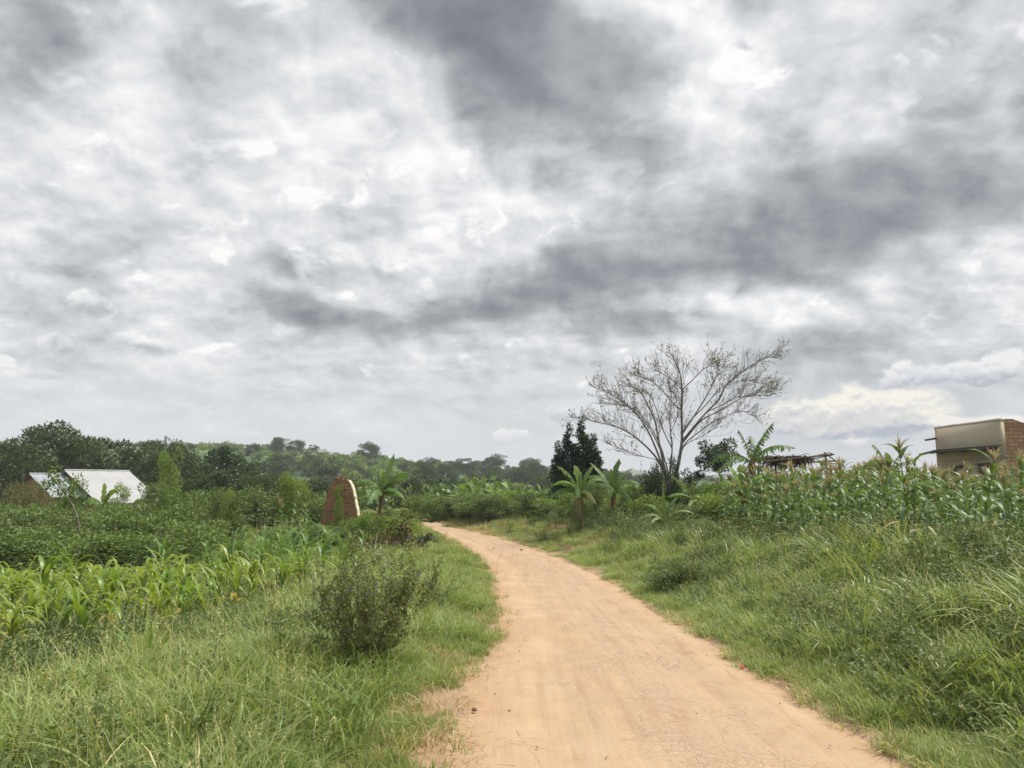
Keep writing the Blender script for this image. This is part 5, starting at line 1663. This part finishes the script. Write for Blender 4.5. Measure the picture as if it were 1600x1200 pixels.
# leafy ground plant at its foot
def leafy(name, px_, Y_, n, Lf, Wf, h, label, mat, cat='plant', group=None):
    p0 = np.array(at(px_, 0, Y_)); t_ = thing(name, p0, label, cat, group)
    a_ = rng.normal(0, 1, (n, 3)) * [h * .6, h * .5, h * .3]; a_[:, 2] = np.abs(a_[:, 2]) + .04
    ax = unit(rdir(n, .2) * [1, 1, .5]); sd = unit(np.cross(ax, [0, 0, 1.0] + rng.normal(0, .3, (n, 3))))
    m_ = MB(); m_.leaves(a_, ax, sd, Lf * rng.uniform(.6, 1.2, n), Wf * rng.uniform(.7, 1.2, n), .18, rng.uniform(.3, .6, n)); m_.build('foliage', mat, t_)
    st_ = MB()
    for k_ in range(0, n, 4):
        st_.tube([[0, 0, -.02], a_[k_] * .6, a_[k_]], [.004, .003, .002], 3, cap=False)
    st_.build('stem', M_stalk, t_)
    return t_
leafy('broadleaf_weed', 556, 6.55, 170, .07, .045, .24, 'dark broad-leaved weed at the foot of the fan-shaped shrub', M_bush)
leafy('broadleaf_weed', 598, 6.7, 120, .065, .04, .2, 'small dark weed under the right side of the fan-shaped shrub', M_bush)
# strap-leaved plants
def strap(px_, Y_, n, L, w_, label, mat, up=(.7, 1.0)):
    p0 = np.array(at(px_, 0, Y_)); t_ = thing('strap_leaf_plant', p0, label, 'plant')
    az = np.linspace(0, 6.28, n, endpoint=False) + rng.normal(0, .3, n)
    m_ = MB(); m_.ribbons(np.zeros((n, 3)), az, L * rng.uniform(*up, n), L * rng.uniform(.35, .75, n), rng.uniform(.0, .3, n), w_, 8, .5, rng.uniform(.35, .5, n), 1.2, 0, 0, 'maize'); m_.build('foliage', mat, t_, True)
    MB().tube([[0, 0, -.03], [0, 0, .1]], [.02, .012], 6).build('stem', M_stalk, t_)
strap(248, 6.9, 9, .52, .075, 'dark strap-leaved plant standing in the bare patch of the left foreground', M_banana)
strap(120, 6.1, 6, .22, .03, 'small yellow-green sprout in the left foreground below the strap-leaved plant', M_maize_y)
# purple-flowered spikes in the verge
for k_ in range(26):
    px_, Y_ = rng.uniform(470, 690), rng.uniform(6.3, 15)
    p0 = np.array(at(px_, 0, Y_))
    if edist(p0[:1], p0[1:2])[0][0] < .5:
        continue
    t_ = thing('purple_flower_spike', p0, 'thin spike of small purple flowers in the verge around the fan-shaped shrub', 'flower', 'purple flower spikes in the left verge')
    h_ = rng.uniform(.45, .75); q = np.array([rng.normal(0, .06), rng.normal(0, .06), h_])
    MB().tube([[0, 0, 0], q * .5, q], [.004, .003, .002], 3, cap=False).build('stem', M_stalk, t_)
    ax = rdir(26, .2); s_ = rng.uniform(.72, 1.0, 26)[:, None]
    MB().leaves(q * s_ + ax * .008, ax, perp(ax), .016, .011, .1, .5).build('flowers', M_purple, t_)
# clods and stones on the track
M_clod = plain_mat('dark_clod', (.10, .06, .035), (.20, .12, .07), 30, .95, .5)
M_stone = plain_mat('pale_stone', (.34, .27, .20), (.48, .40, .32), 30, .9, .4)
def lump(name, x_, y_, r_, mat, label, cat, group):
    th = np.linspace(0, math.pi, 7); ph = np.linspace(0, 2 * math.pi, 10, endpoint=False)
    v = np.stack([np.outer(np.sin(th), np.cos(ph)), np.outer(np.sin(th), np.sin(ph)), np.outer(np.cos(th), np.ones(10)) * .6], -1) * r_
    v *= (1 + .28 * (rng.uniform(size=v.shape[:2]) - .5))[..., None]
    v[0] = v[0].mean(0); v[-1] = v[-1].mean(0)
    ii = np.arange(70).reshape(7, 10); jj = np.roll(ii, -1, 1)
    f = np.stack([ii[:-1], ii[1:], jj[1:], jj[:-1]], -1).reshape(-1, 4)
    o = MB().add(v, f).build(name, mat); o.location = (x_, y_, float(zroad(y_)) + .008 + r_ * .35); o.rotation_euler = (0, 0, rng.uniform(0, 6))
    return tag(o, label, cat, group)
for px_, py_, r_ in [(849, 858, .055), (815, 860, .045), (838, 856, .03), (772, 858, .035), (853, 860, .035), (741, 1112, .022)]:
    x_, y_ = on_road_plane(px_, py_)
    lump('dirt_clod', x_, y_, r_, M_clod, 'small dark clod of earth lying on the dirt track', 'clod', 'dark clods on the track')
for _ in range(46):
    y_ = rng.uniform(4.2, 12); a_, b_ = edges(y_); x_ = rng.uniform(a_ + .1, b_ - .1)
    lump('pebble', x_, y_, rng.uniform(.005, .012), M_stone if rng.uniform() < .85 else M_clod, 'small pebble on the dirt track', 'pebble', 'pebbles on the track')
M_red = plain_mat('red_plastic', (.50, .045, .03), (.56, .06, .04), 20, .4, 0, spec=.5)
x_, y_ = on_road_plane(1160, 1044)
th = np.linspace(0, 2 * math.pi, 20, endpoint=False)
cap_ = MB().tube([[0, 0, 0], [0, 0, .012], [0, 0, .0125]], [.021, .020, .017], 20)
o = cap_.build('bottle_cap', M_red); o.location = (x_, y_, float(zroad(y_)) + .006); o.rotation_euler = (.15, .1, 0)
tag(o, 'tiny red bottle cap on the right side of the dirt track', 'bottle cap')
# ------------------------------------------------------------------ the humid air
hm, N, out = new_mat('humid_air')
pv = N.node('ShaderNodeVolumePrincipled')
pv.inputs['Color'].default_value = (0.90, 0.94, 1.0, 1)
pv.inputs['Density'].default_value = 0.00045
pv.inputs['Anisotropy'].default_value = 0.2
N.l.new(pv.outputs[0], out.inputs['Volume'])
bpy.context.view_layer.update()
gmin = float(min(q.co.z for q in bpy.data.objects['ground'].data.vertices))
hzt = max(max((o.matrix_world @ Vector(c_)).z for o in COL.objects if o.type == 'MESH' for c_ in o.bound_box), 20.0) + 1.5
print('haze top', hzt, 'bottom', gmin - 1)
hz_ = MB().box((0, 1450, (hzt + gmin - 1) / 2), (8600, 6500, hzt - gmin + 1))
tag(hz_.build('haze', hm), 'thin humid haze over the valley', kind='stuff')
